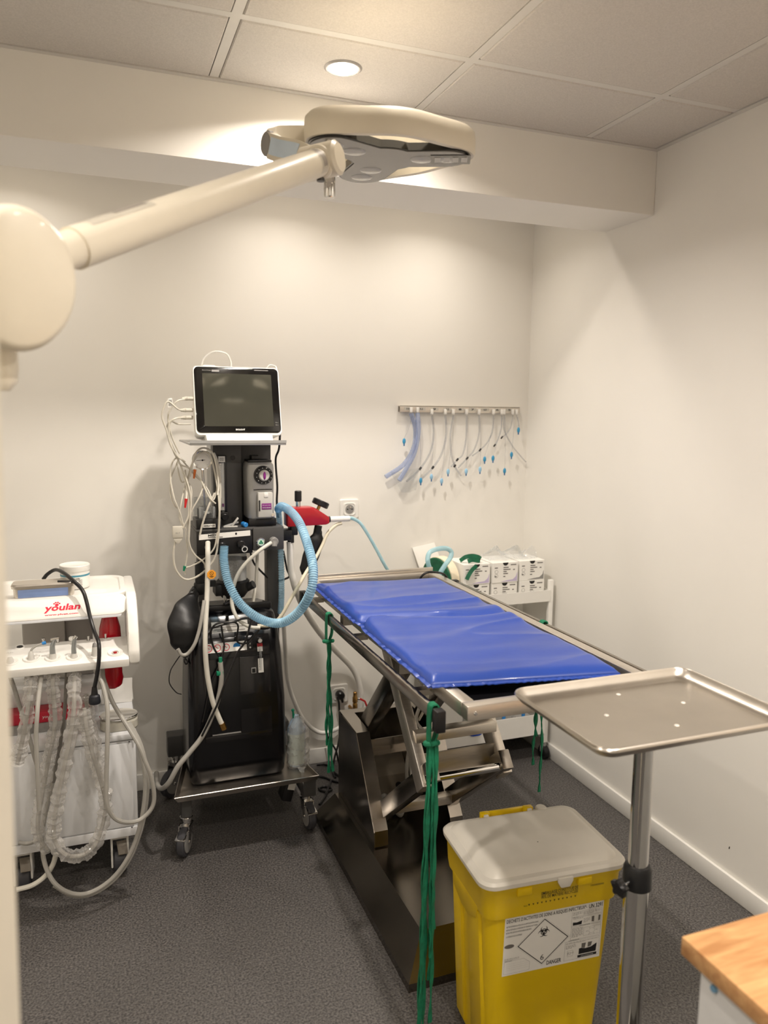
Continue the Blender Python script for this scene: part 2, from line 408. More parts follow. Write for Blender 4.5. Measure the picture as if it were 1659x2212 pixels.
# ------------------------------------------------------------------ operating table
def build_table():
    cx = 0.945
    t = thing('operating_table', (cx, 2.13, 0), 'stainless steel operating table with scissor lift base and blue mat on it', 'operating table')
    # base: skirt and sloped cover
    x0,x1,y0,y1 = 0.715,1.175,1.675,2.59
    a0,a1,b0,b1 = 0.775,1.115,1.738,2.53
    mb = MB()
    lo = [(x0,y0),(x1,y0),(x1,y1),(x0,y1)]; hi = [(a0,b0),(a1,b0),(a1,b1),(a0,b1)]
    R = [[mb.bm.verts.new((p[0],p[1],z)) for p in ring] for ring, z in ((lo,0.0),(lo,0.024),(hi,0.12))]
    mb.loft(R)
    mb.build('base_cover', mat('base_steel',(122,116,108),0.22,1.0,var=0.08,scale=9,rvar=0.05), t, ang=20)
    # housing: side shields, rear plate
    prof = [(2.53,0.121),(2.53,0.43),(2.335,0.425),(2.15,0.17),(2.145,0.121)]
    for xx, s in ((0.79,1),(1.10,-1)):
        mb = MB().prism(prof, 0, xx-0.002*s, xx+0.002*s)
        # inward flange along top and front edge
        for (p,q) in ((prof[1],prof[2]),(prof[2],prof[3]),(prof[3],prof[4])):
            mb.hexa([(min(xx,xx+0.045*s),q[0],q[1]),(max(xx,xx+0.045*s),q[0],q[1]),(max(xx,xx+0.045*s),p[0],p[1]),(min(xx,xx+0.045*s),p[0],p[1]),
                     (min(xx,xx+0.045*s),q[0]-0.002,q[1]+0.004),(max(xx,xx+0.045*s),q[0]-0.002,q[1]+0.004),(max(xx,xx+0.045*s),p[0]-0.002,p[1]+0.004),(min(xx,xx+0.045*s),p[0]-0.002,p[1]+0.004)])
        mb.build('side_shield', M_STEELD, t, ang=20)
    MB().box(0.79,1.10,2.527,2.531,0.121,0.43).box(0.79,1.10,2.495,2.53,0.428,0.432).build('rear_plate', M_STEELD, t)
    # lifting arms
    xl, xr = 0.845, 1.075
    for xx in (xl, xr):
        MB().bar((xx,2.26,0.165),(xx,1.835,0.515),0.055,0.035,bev=0.003).build('lower_arm', M_STEELD, t)
        MB().bar((xx-0.012 if xx==xl else xx+0.012,1.862,0.45),(xx-0.012 if xx==xl else xx+0.012,2.235,0.865),0.058,0.03,bev=0.003).build('upper_arm', M_STEEL, t)
    MB().bar((0.86,2.43,0.40),(0.86,2.06,0.78),0.06,0.045,bev=0.003).build('link_arm', M_STEELD, t)
    MB().bar((1.06,2.43,0.40),(1.06,2.06,0.78),0.06,0.045,bev=0.003).build('link_arm', M_STEELD, t)
    MB().bar((0.83,1.94,0.575),(1.09,1.94,0.575),0.04,0.03,side=(0,0,1),bev=0.002).build('cross_bar', M_STEEL, t)
    MB().box(0.845,1.075,1.90,1.906,0.47,0.535).box(0.845,1.075,1.88,1.906,0.47,0.474).build('cross_plate', M_STEEL, t)
    MB().bar((0.85,2.16,0.24),(1.06,2.16,0.24),0.035,0.03,side=(0,0,1),bev=0.002).build('cross_bar', M_STEEL, t)
    MB().box(0.795,1.095,2.38,2.384,0.33,0.375).box(0.795,1.095,2.35,2.384,0.328,0.331).build('cross_plate', M_STEELD, t)
    MB().cyl((0.825,1.845,0.49),(1.095,1.845,0.49),0.012).build('pivot_rod', M_CHROME, t)
    # motor box with cables inside the housing
    mb = MB().prism([(2.36,0.125),(2.50,0.125),(2.50,0.30),(2.42,0.30),(2.36,0.245)],0,0.87,0.99,bev=0.004)
    mx = mb.build('motor_box', mat('motor_grey',(118,110,98),0.5), t)
    MB().cyl((0.955,2.36,0.205),(0.955,2.354,0.205),0.011).build('knob', M_BLACK, mx)
    MB().cyl((0.90,2.36,0.17),(0.90,2.33,0.165),0.013).cyl((0.90,2.33,0.165),(0.90,2.315,0.16),0.009).build('connector', M_LGREY, mx)
    MB().tube([(0.90,2.32,0.162),(0.915,2.285,0.15),(0.945,2.30,0.127),(0.97,2.32,0.20),(0.965,2.31,0.30),(0.97,2.30,0.37)],0.006).build('cable', M_TUBEG, mx)
    MB().tube([(0.93,2.36,0.16),(0.945,2.32,0.15),(0.985,2.30,0.19),(0.985,2.33,0.30)],0.007).build('cable', M_LGREY, mx)
    # cables looping up to the top
    MB().tube([PX(905,1470,y=1.98),PX(918,1500,y=1.95),PX(905,1530,y=1.95),PX(900,1560,y=1.97),PX(925,1590,y=1.93),PX(935,1620,y=1.93)],0.005).build('cable', M_TUBEG, t)
    MB().tube([PX(915,1460,y=2.0),PX(925,1490,y=1.97),PX(917,1530,y=1.96),PX(905,1555,y=1.98)],0.004).build('cable', M_CABLE, t)
    # under frame
    MB().bar((0.80,1.70,0.853),(0.80,2.45,0.853),0.03,0.03,side=(0,0,1),bev=0.002).build('sub_frame', M_STEELD, t)
    MB().bar((1.09,1.70,0.853),(1.09,2.45,0.853),0.03,0.03,side=(0,0,1),bev=0.002).build('sub_frame', M_STEELD, t)
    for y in (1.75, 2.22):
        MB().box(0.70,1.19,y-0.015,y+0.015,0.842,0.868).build('sub_frame', M_STEELD, t)
    # rim
    X0,X1,Y0,Y1 = 0.700,1.192,1.355,2.632
    w = 0.03
    for nm, b in (('rim_end',(X0,X1,Y0,Y0+w)),('rim_end',(X0,X1,Y1-w,Y1))):
        MB().box(b[0],b[1],b[2],b[3],0.867,0.90,bev=0.0025).build(nm, M_STEEL, t)
    MB().box(X0,X0+w,Y0+w,Y1-w,0.867,0.90,bev=0.0025).build('rim_side', M_STEEL, t)
    MB().box(X1-w,X1,Y0+w,Y1-w,0.867,0.90,bev=0.0025).build('rim_side', M_STEEL, t)
    # raised lip at the head end and along the far side
    MB().box(X0,X1,Y1-0.006,Y1,0.90,0.915,bev=0.002).build('rim_lip', M_STEEL, t)
    MB().box(X0+w,X1-w,Y0+w,Y1-w,0.868,0.874).build('table_pan', mat('dark_pan',(30,30,34),0.3,0.4), t)
    for yy in (Y0-0.0005,):
        for xx in (X0+0.018, X1-0.018):
            MB().cyl((xx,yy+0.001,0.884),(xx,yy-0.003,0.884),0.005,0.003).build('screw', M_CHROME, t)
    # accessory rails
    for xx, s in ((0.655,1),(1.237,-1)):
        r = MB().box(xx-0.006,xx+0.006,1.40,2.52,0.851,0.882,bev=0.0015).build('accessory_rail', M_STEELD, t)
        for y in (1.55, 2.0, 2.45):
            MB().box(min(xx,xx+0.05*s),max(xx,xx+0.05*s),y-0.012,y+0.012,0.86,0.874).build('rail_bracket', M_STEELD, r)
        MB().box(xx-0.011,xx+0.011,1.385,1.41,0.836,0.884,bev=0.003).build('end_cap', M_BLACK, r)
        MB().box(xx-0.011,xx+0.011,2.51,2.535,0.836,0.884,bev=0.003).build('end_cap', M_BLACK, r)
    return t
build_table()

def build_mat():
    c00,c10,c11,c01 = Vector((0.672,1.478,0)),Vector((1.118,1.408,0)),Vector((1.118,2.437,0)),Vector((0.687,2.478,0))
    NU,NV = 70,150
    def wr(u,v):
        p = Vector((u*0.45, v*1.05, 0))
        w = 0.0
        # crease across the middle with puckers
        d = (v-0.5 - 0.015*math.sin(u*5+1))
        w -= 0.017*math.exp(-(d/0.016)**2)*(1-0.25*u)
        w += 0.006*math.exp(-((d-0.045)/0.03)**2) + 0.006*math.exp(-((d+0.045)/0.03)**2)
        # long shallow wrinkles running across
        n1 = noise.noise(Vector((p.x*2.2, p.y*9.0, 1.3))); n2 = noise.noise(Vector((p.x*6+p.y*3, p.y*16-p.x*5, 4.1)))
        rid = (1-abs(noise.noise(Vector((p.x*1.6+p.y*1.2, p.y*6.5-p.x*1.5, 8.2)))))**6
        near = math.exp(-(d/0.16)**2)
        w += 0.0055*n1 + 0.0024*n2 + 0.010*rid*(0.35+0.9*near+0.7*max(0,v-0.55)) - 0.003
        return w
    def base(u,v):
        p = c00*(1-u)*(1-v)+c10*u*(1-v)+c11*u*v+c01*(1-u)*v
        return p
    mb = MB()
    def top(u,v):
        p = base(u,v)
        e = min(1, u/0.05, (1-u)/0.05, v/0.035, (1-v)/0.035); e = max(0,e)
        rnd = 1-(1-e)**2.2
        z = 0.9145 + 0.013*rnd + wr(u,v)*min(1, e*1.2+0.15)
        # middle pinch at the left edge
        p.x += 0.010*math.exp(-((v-0.5)/0.02)**2)*(1-u)
        # front edge sags into the open pan
        if v < 0.08: z -= 0.006*(1-v/0.08)
        p.z = z; return p
    def bot(u,v):
        p = base(u,v); p.x += 0.010*math.exp(-((v-0.5)/0.02)**2)*(1-u)
        p.z = 0.9012; return p
    A = [[mb.bm.verts.new(top(i/NU,j/NV)) for j in range(NV+1)] for i in range(NU+1)]
    B = [[mb.bm.verts.new(bot(i/NU,j/NV)) for j in range(NV+1)] for i in range(NU+1)]
    for i in range(NU):
        for j in range(NV):
            mb.bm.faces.new((A[i][j],A[i+1][j],A[i+1][j+1],A[i][j+1])); mb.bm.faces.new((B[i][j+1],B[i+1][j+1],B[i+1][j],B[i][j]))
    for i in range(NU):
        mb.bm.faces.new((A[i+1][0],A[i][0],B[i][0],B[i+1][0])); mb.bm.faces.new((A[i][NV],A[i+1][NV],B[i+1][NV],B[i][NV]))
    for j in range(NV):
        mb.bm.faces.new((A[0][j],A[0][j+1],B[0][j+1],B[0][j])); mb.bm.faces.new((A[NU][j+1],A[NU][j],B[NU][j],B[NU][j+1]))
    t = thing('table_mat', (0.9,1.95,0.9), 'glossy blue vinyl cushion mat with a crease across the middle', 'mat')
    mb.build('cushion', M_VINYL, t, ang=80)
    # ruffled welded seam along the left side and front
    for (f, n, nm) in ((lambda v: base(0,v)+Vector((0.010*math.exp(-((v-0.5)/0.02)**2),0,0)), 240, 'seam'),(lambda u: base(u,0), 120, 'seam')):
        mb = MB(); R=[]
        for k in range(n+1):
            v = k/n; p = f(v)
            wob = 0.0075*noise.noise(Vector((v*42,0.3,2))) + 0.003*math.sin(v*170)
            out = Vector((-1,0,0)) if n == 240 else Vector((0,-1,0))
            if n != 240: wob *= 0.35
            z = 0.9025 + 0.0016
            R.append([mb.bm.verts.new(p - out*0.004 + Vector((0,0,z+0.004))), mb.bm.verts.new(p + out*(0.009+wob*0.6) + Vector((0,0,z+0.001+wob*0.8))),
                      mb.bm.verts.new(p + out*(0.009+wob*0.6) + Vector((0,0,z-0.001+wob*0.8))), mb.bm.verts.new(p - out*0.004 + Vector((0,0,z-0.001)))])
        mb.loft(R); mb.build(nm, M_VINYL, t, ang=60)
build_mat()

# green laces tied to the rails
def lace(loc, label, strands, knot_z, rail_x, y):
    t = thing('tie_lace', loc, label, 'lace', 'green tie laces on the table rails')
    # wrap over the rail
    for dy in (-0.006, 0.004):
        MB().ribbon([(rail_x-0.010,y+dy,knot_z-0.05),(rail_x-0.0095,y+dy,0.872),(rail_x-0.006,y+dy,0.885),(rail_x,y+dy,0.8865),(rail_x+0.006,y+dy,0.885),(rail_x+0.0095,y+dy,0.872),(rail_x+0.008,y+dy,knot_z-0.02),(rail_x,y+dy*0.3,knot_z-0.045)],0.010,0.003,wdir=(0,1,0)).build('loop', M_GREENL, t)
    MB().tube([(rail_x-0.013,y-0.008,knot_z-0.045),(rail_x-0.014,y+0.006,knot_z-0.048),(rail_x+0.004,y+0.010,knot_z-0.05),(rail_x+0.010,y-0.004,knot_z-0.046)],0.006,closed=True,n=24).build('knot', M_GREENL, t)
    for s in strands:
        MB().ribbon(s,0.0095,0.0036,wdir=(0.8,0.6,0),n=60,wave=0.5).build('strand', M_GREENL, t)
x,y = 0.655,1.427
st=[]
for k,(dx,dy,zb,sw) in enumerate(((-0.010,-0.004,0.02,-0.016),(-0.004,0.006,0.05,-0.004),(0.003,-0.002,0.30,0.002),(0.008,0.004,0.36,0.006),(-0.007,0.002,0.16,-0.012),(0.004,0.0,0.24,0.0),(0.010,-0.006,0.14,-0.002),(-0.012,0.003,0.09,-0.012))):
    pts=[(x+dx*0.6,y+dy,0.80)]
    for j in range(1,7):
        f=j/6; pts.append((x+dx*0.75+sw*f+0.002*math.sin(j*1.7+k),y+dy+0.003*math.cos(j*1.3+k),0.80+(zb-0.80)*f))
    st.append(pts)
lace((x,y,0.1),'long bundle of green laces hanging beside the yellow bin', st, 0.845, x, y)
x,y = 0.655,2.205
st=[]
for k,(dx,dy,zb,sw) in enumerate(((-0.004,-0.003,0.37,0.006),(0.003,0.003,0.37,0.012),(0.0,0.006,0.46,-0.006))):
    pts=[(x+dx*0.6,y+dy,0.80)]
    for j in range(1,7):
        f=j/6; pts.append((x+dx+sw*f*f+0.003*math.sin(j*1.9+k),y+dy+0.003*math.cos(j*1.1+k),0.80+(zb-0.80)*f))
    st.append(pts)
lace((x,y,0.37),'green laces hanging from the table rail beside the anaesthesia machine', st, 0.845, x, y)
x,y = 1.237,1.92
st=[]
for k,(dx,dy,zb,sw) in enumerate(((0.002,-0.004,0.345,0.008),(-0.006,0.010,0.43,-0.004),(-0.004,0.014,0.52,0.0))):
    pts=[(x+dx*0.6,y+dy,0.80)]
    for j in range(1,7):
        f=j/6; pts.append((x+dx+sw*f*f+0.003*math.sin(j*1.9+k),y+dy+0.003*math.cos(j*1.1+k),0.80+(zb-0.80)*f))
    st.append(pts)
lace((x,y,0.35),'green laces hanging below the table on the side of the right wall', st, 0.845, x, y)

# ------------------------------------------------------------------ clinical waste bin
def rrect(x0,x1,y0,y1,r,n=6):
    pts=[]
    for (cx,cy,a) in ((x1-r,y0+r,-90),(x1-r,y1-r,0),(x0+r,y1-r,90),(x0+r,y0+r,180)):
        for k in range(n+1):
            t=math.radians(a+90*k/n); pts.append((cx+r*math.cos(t),cy+r*math.sin(t)))
    return pts
def rr_loft(mb, levels, cap=True):
    """levels: (x0,x1,y0,y1,r,z)"""
    R=[[mb.bm.verts.new((p[0],p[1],z)) for p in rrect(a,b,c,d,r)] for a,b,c,d,r,z in levels]
    return mb.loft(R,cap)
def build_bin():
    X0,X1,Y0,Y1 = 0.778,1.112,1.362,1.602     # top of the body
    t = thing('waste_bin', (0.95,1.49,0), 'yellow plastic clinical waste bin with a translucent white lid and hazard label', 'waste bin')
    def lv(z, g=0.0, r=0.03):
        f = 1-z/0.47
        return (X0+0.026*f-g, X1-0.026*f+g, Y0+0.026*f-g, Y1-0.012*f+g, r, z)
    mb = MB()
    rr_loft(mb,[lv(0.0,-0.008),lv(0.006,0)]+[lv(z) for z in (0.1,0.2,0.3,0.385)]+[lv(0.39,0.006),lv(0.41,0.008),lv(0.455,0.008),lv(0.462,0.012),lv(0.470,0.013)])
    body = mb.build('body', M_YELLOW, t, ang=40)
    # side ribs and grip recess on the left flank
    xx = lambda z: X0+0.026*(1-z/0.47)
    for (ya,yb) in ((1.405,1.47),(1.515,1.56)):
        MB().hexa([(xx(0.02)-0.006,ya,0.02),(xx(0.02)+0.004,ya-0.006,0.02),(xx(0.02)+0.004,yb+0.006,0.02),(xx(0.02)-0.006,yb,0.02),
               (xx(0.385)-0.006,ya,0.385),(xx(0.385)+0.004,ya-0.006,0.385),(xx(0.385)+0.004,yb+0.006,0.385),(xx(0.385)-0.006,yb,0.385)],bev=0.002).build('side_rib', M_YELLOW, body)
    MB().prism([(1.405,0.40),(1.56,0.40),(1.55,0.365),(1.50,0.345),(1.46,0.345),(1.415,0.365)],0,xx(0.38)-0.008,xx(0.38)+0.002,bev=0.002).build('grip_ledge', M_YELLOW, body)
    # notches under the lid on the front
    for xa in (0.845,0.995):
        MB().box(xa,xa+0.035,Y0-0.0145,Y0+0.002,0.446,0.464,bev=0.002).build('front_tab', M_YELLOW, body)
    # lid
    g=0.016
    mb = MB()
    rr_loft(mb,[(X0-g,X1+g,Y0-g,Y1+g,0.036,0.4705),(X0-g-.001,X1+g+.001,Y0-g-.001,Y1+g+.001,0.036,0.480),(X0-g+0.004,X1+g-0.004,Y0-g+0.004,Y1+g-0.004,0.034,0.486),
               (X0-g+0.016,X1+g-0.016,Y0-g+0.016,Y1+g-0.016,0.03,0.487),(X0-g+0.020,X1+g-0.020,Y0-g+0.020,Y1+g-0.020,0.03,0.4915),
               (X0-g+0.030,X1+g-0.030,Y0-g+0.030,Y1+g-0.030,0.026,0.500),(X0-g+0.040,X1+g-0.040,Y0-g+0.040,Y1+g-0.040,0.022,0.502)])
    lid = mb.build('lid', M_LID, t, ang=30)
    MB().prism([(0.949,0.452),(0.971,0.452),(0.979,0.466),(0.979,0.476),(0.941,0.476),(0.941,0.466)],1,Y0-0.0195,Y0-0.014,bev=0.002).build('latch_tab', M_LID, lid)
    MB().cyl((1.03,Y1-0.008,0.486),(1.03,Y1-0.008,0.503),0.016,0.014,bev=0.002).build('vent_plug', M_LID, lid)
    MB().cyl((0.945,1.45,0.5018),(0.945,1.45,0.5026),0.0012,seg=8).build('stain', M_INK, lid)
    # yellow handle folded on the rear edge
    hz=0.497
    mb=MB().box(0.878,0.998,Y1+0.006,Y1+0.016,0.486,0.499,bev=0.002)
    h=mb.build('handle', M_YELLOW, t)
    for xa in (0.878,0.998):
        MB().box(xa-0.012,xa+0.012,Y1-0.006,Y1+0.010,0.486,0.504,bev=0.003).build('hinge_clip', M_YELLOW, h)
        MB().box(xa-0.006,xa+0.006,Y1-0.012,Y1-0.004,0.486,0.502,bev=0.002).build('hinge_clip', M_LID, h)
    # printing on the collar and the label on the front
    yc = Y0-0.0088
    def fy(z): return Y0+0.026*(1-z/0.47)
    up = Vector((0, fy(1)-fy(0), 1)).normalized()
    def F(x,z,e=0.0006): return Vector((x, fy(z)-e, z))
    text('EMBALLAGE CONSTITUE DE','collar_print',M_INK,body,(0.906,yc-0.0003,0.4365),(1,0,0),(0,0,1),0.092,0.0075,bold=0.004)
    text('80% DE MATIERE RECYCLEE','collar_print',M_INK,body,(0.906,yc-0.0004,0.428),(1,0,0),(0,0,1),0.092,0.0075,bold=0.004)
    text('MAX','collar_print',M_INK,body,(0.863,yc-0.0003,0.416),(1,0,0),(0,0,1),0.009,0.0035)
    mb=MB()
    for k in range(12):
        xa=0.876+k*0.0105; mb.bm.faces.new([mb.bm.verts.new(p) for p in ((xa-0.0022,yc-0.0003,0.421),(xa,yc-0.0003,0.4165),(xa+0.0022,yc-0.0003,0.421))])
    mb.build('level_marks', M_INK, body)
    text('1000000000000','collar_print',M_INK,body,(1.030,yc-0.0003,0.436),(1,0,0),(0,0,1),0.034,0.004)
    # label sheet
    LX0,LX1,LZ0,LZ1 = 0.826,1.076,0.238,0.3865
    mb=MB().hexa([F(LX0,LZ0,0.0005),F(LX1,LZ0,0.0005),F(LX1,LZ0,-0.0005),F(LX0,LZ0,-0.0005),F(LX0,LZ1,0.0005),F(LX1,LZ1,0.0005),F(LX1,LZ1,-0.0005),F(LX0,LZ1,-0.0005)])
    lab=mb.build('hazard_label', M_PAPER, t)
    lab['label']='white printed hazard label'
    Wd=LX1-LX0; Hd=LZ1-LZ0
    def L(u,v,e=0.0008): return F(LX0+u*Wd, LZ0+v*Hd, e)
    def tx(s,u,v,w,h,m=M_INK,b=0.0): text(s,'label_print',m,lab,L(u,v),(1,0,0),up,w*Wd,h*Hd,bold=b)
    tx("DECHETS D'ACTIVITES DE SOINS A RISQUES INFECTIEUX*-",0.015,0.895,0.81,0.075,b=0.012)
    tx("UN 3291",0.845,0.895,0.14,0.075,b=0.018)
    tx("DANGER",0.445,0.045,0.15,0.075,b=0.018)
    tx("6",0.376,0.155,0.036,0.095)
    for k,sx in enumerate(("NE PAS REMPLIR AU-DELA DE LA LIMITE DE REMPLISSAGE","NE PAS DEPASSER LA MASSE BRUTE MAXIMALE AUTORISEE","NE PAS FORCER POUR INTRODUIRE LES DECHETS","A L'INTERIEUR DU CONTENEUR")):
        tx(sx,0.015,0.83-0.052*k-(0.012 if k==3 else 0),(0.315,0.31,0.25,0.16)[k],0.026)
    def line(pts,w,m=M_INK,closed=False):
        mb=MB(); n=len(pts)
        rng=range(n if closed else n-1)
        for i in rng:
            a,b=pts[i],pts[(i+1)%n]
            ax,az=a[0]*Wd,a[1]*Hd; bx,bz=b[0]*Wd,b[1]*Hd
            dx,dz=bx-ax,bz-az; l=math.hypot(dx,dz); nx,nz=-dz/l*w/2,dx/l*w/2; ex,ez=dx/l*w/2,dz/l*w/2
            def q(x,z): return L(x/Wd,z/Hd,0.0008)
            mb.quad(q(ax+nx-ex,az+nz-ez),q(ax-nx-ex,az-nz-ez),q(bx-nx+ex,bz-nz+ez),q(bx+nx+ex,bz+nz+ez))
        return mb.build('label_print', m, lab)
    dc=(0.395,0.475); du,dv=0.252,0.385
    line([(dc[0],dc[1]+dv),(dc[0]+du,dc[1]),(dc[0],dc[1]-dv),(dc[0]-du,dc[1])],0.0019,closed=True)
    line([(dc[0],dc[1]+dv+.03),(dc[0]+du+.02,dc[1]),(dc[0],dc[1]-dv-.03),(dc[0]-du-.02,dc[1])],0.0002,M_INKG,closed=True)
    # biohazard emblem
    bc=(dc[0]*Wd, (dc[1]+0.17)*Hd); k_=0.00058
    mb=MB()
    def q2(x,z,e=0.0009): return L((bc[0]+x)/Wd,(bc[1]+z)/Hd,e)
    for k in range(3):
        a0=math.radians(90+120*k); ux,uz=math.cos(a0),math.sin(a0); vx,vz=-uz,ux
        n=36; prev=None
        for i in range(n+1):
            th=math.radians(38+284*i/n)
            ox,oz=11*k_+15*k_*math.cos(th),15*k_*math.sin(th)
            ix,iz=15*k_+11*k_*math.cos(th),11*k_*math.sin(th)
            P=q2(ux*ox+vx*oz,uz*ox+vz*oz,0.0009+0.00002*k); Q=q2(ux*ix+vx*iz,uz*ix+vz*iz,0.0009+0.00002*k)
            if prev: mb.quad(prev[0],P,Q,prev[1])
            prev=(P,Q)
        for i in range(12):
            t0=a0-0.62+1.24*i/12; t1=a0-0.62+1.24*(i+1)/12
            mb.quad(*[q2(rr*k_*math.cos(a),rr*k_*math.sin(a)) for rr,a in ((10.5,t0),(14,t0),(14,t1),(10.5,t1))])
    mb.build('hazard_emblem', M_INK, lab)
    mb=MB(); mb.bm.faces.new([mb.bm.verts.new(q2(3*k_*math.cos(a),3*k_*math.sin(a),0.0011)) for a in [2*math.pi*i/16 for i in range(16)]]); mb.build('emblem_centre', M_PAPER, lab)
    # grey oval, form box, small print blocks, pictograms
    mb=MB(); mb.bm.faces.new([mb.bm.verts.new(L(0.055+0.048*math.cos(a),0.505+0.035*math.sin(a))) for a in [2*math.pi*i/24 for i in range(24)]]); mb.build('label_print', M_INKG, lab)
    line([(0.015,0.03),(0.015,0.235),(0.03,0.25),(0.21,0.25),(0.27,0.17),(0.27,0.045),(0.255,0.03)],0.0003,closed=True)
    for k in range(4): line([(0.03,0.195-0.035*k),(0.255,0.195-0.035*k)],0.00015,M_INKG)
    def para(u0,u1,v1,n,dv=0.017,h=0.0007):
        mb=MB()
        for k in range(n):
            x=u0; v=v1-k*dv; end=u1 if k<n-1 else u0+(u1-u0)*0.6
            while x<end:
                wl=random.uniform(0.012,0.035); xe=min(x+wl,end)
                mb.quad(L(x,v),L(xe,v),L(xe,v+h/Hd),L(x,v+h/Hd)); x=xe+0.006
        mb.build('label_print', M_INKG, lab)
    para(0.015,0.16,0.29,3); para(0.02,0.13,0.245,1)
    def frame(u0,u1,v0,v1): line([(u0,v0),(u1,v0),(u1,v1),(u0,v1)],0.0003,closed=True)
    frame(0.675,0.985,0.79,0.875); frame(0.675,0.985,0.63,0.775); frame(0.675,0.985,0.395,0.615); frame(0.625,0.985,0.045,0.375)
    frame(0.81,0.985,0.43,0.575)
    para(0.685,0.78,0.855,3); 
    for k in range(1,5): line([(0.79+0.04*k-0.02,0.80),(0.79+0.04*k-0.02,0.87)],0.0002,M_INKG)
    para(0.79,0.975,0.85,3,0.02)
    para(0.69,0.86,0.755,1); para(0.80,0.87,0.73,4,0.02)
    para(0.685,0.80,0.59,10); para(0.635,0.975,0.345,2); para(0.635,0.74,0.30,4)
    mb=MB()
    def poly(pp): mb.bm.faces.new([mb.bm.verts.new(L(*p)) for p in pp])
    poly([(0.69,0.645),(0.78,0.645),(0.785,0.71),(0.73,0.69),(0.69,0.70)])
    poly([(0.765,0.055),(0.965,0.055),(0.965,0.10),(0.765,0.10)])
    poly([(0.775,0.115),(0.955,0.115),(0.96,0.26),(0.90,0.21),(0.84,0.20),(0.80,0.22),(0.775,0.215)])
    mb.build('label_print', M_INK, lab)['kind']='stuff'
    mb=MB()
    def poly(pp): mb.bm.faces.new([mb.bm.verts.new(L(*p)) for p in pp])
    poly([(0.80,0.225),(0.835,0.205),(0.845,0.30),(0.80,0.30)]); poly([(0.865,0.215),(0.90,0.225),(0.91,0.30),(0.865,0.30)])
    poly([(0.885,0.66),(0.91,0.65),(0.91,0.75),(0.885,0.75)]); poly([(0.955,0.65),(0.975,0.66),(0.975,0.75),(0.955,0.75)])
    mb.build('label_print', M_INKG, lab)['kind']='stuff'
    text('LIMITE DE REMPLISSAGE','label_print',M_WINK,lab,L(0.80,0.068,0.0011),(1,0,0),up,0.13*Wd,0.018*Hd)
    line([(0.895+0.03*math.cos(a),0.50+0.045*math.sin(a)) for a in [2*math.pi*i/16 for i in range(16)]],0.0003,closed=True)
    for i in range(6):
        a=2*math.pi*i/6; line([(0.895+0.04*math.cos(a),0.50+0.055*math.sin(a)),(0.895+0.06*math.cos(a),0.50+0.07*math.sin(a))],0.0006)
    line([(0.645+0.04+0.04*math.cos(a),0.16+0.07*math.sin(a)) for a in [math.pi/4+2*math.pi*i/4 for i in range(4)]],0.0003,closed=True); para(0.655,0.72,0.175,3)
    text('FERMETURE DEFINITIVE','label_print',M_INK,lab,L(0.66,0.378),(1,0,0),up,0.11*Wd,0.014*Hd)
    text('FERMETURE PROVISOIRE','label_print',M_INK,lab,L(0.76,0.615),(1,0,0),up,0.11*Wd,0.014*Hd)
    text('NOTICE','label_print',M_INK,lab,L(0.69,0.777),(1,0,0),up,0.05*Wd,0.014*Hd)
    t.rotation_euler.z = math.radians(-4)
build_bin()

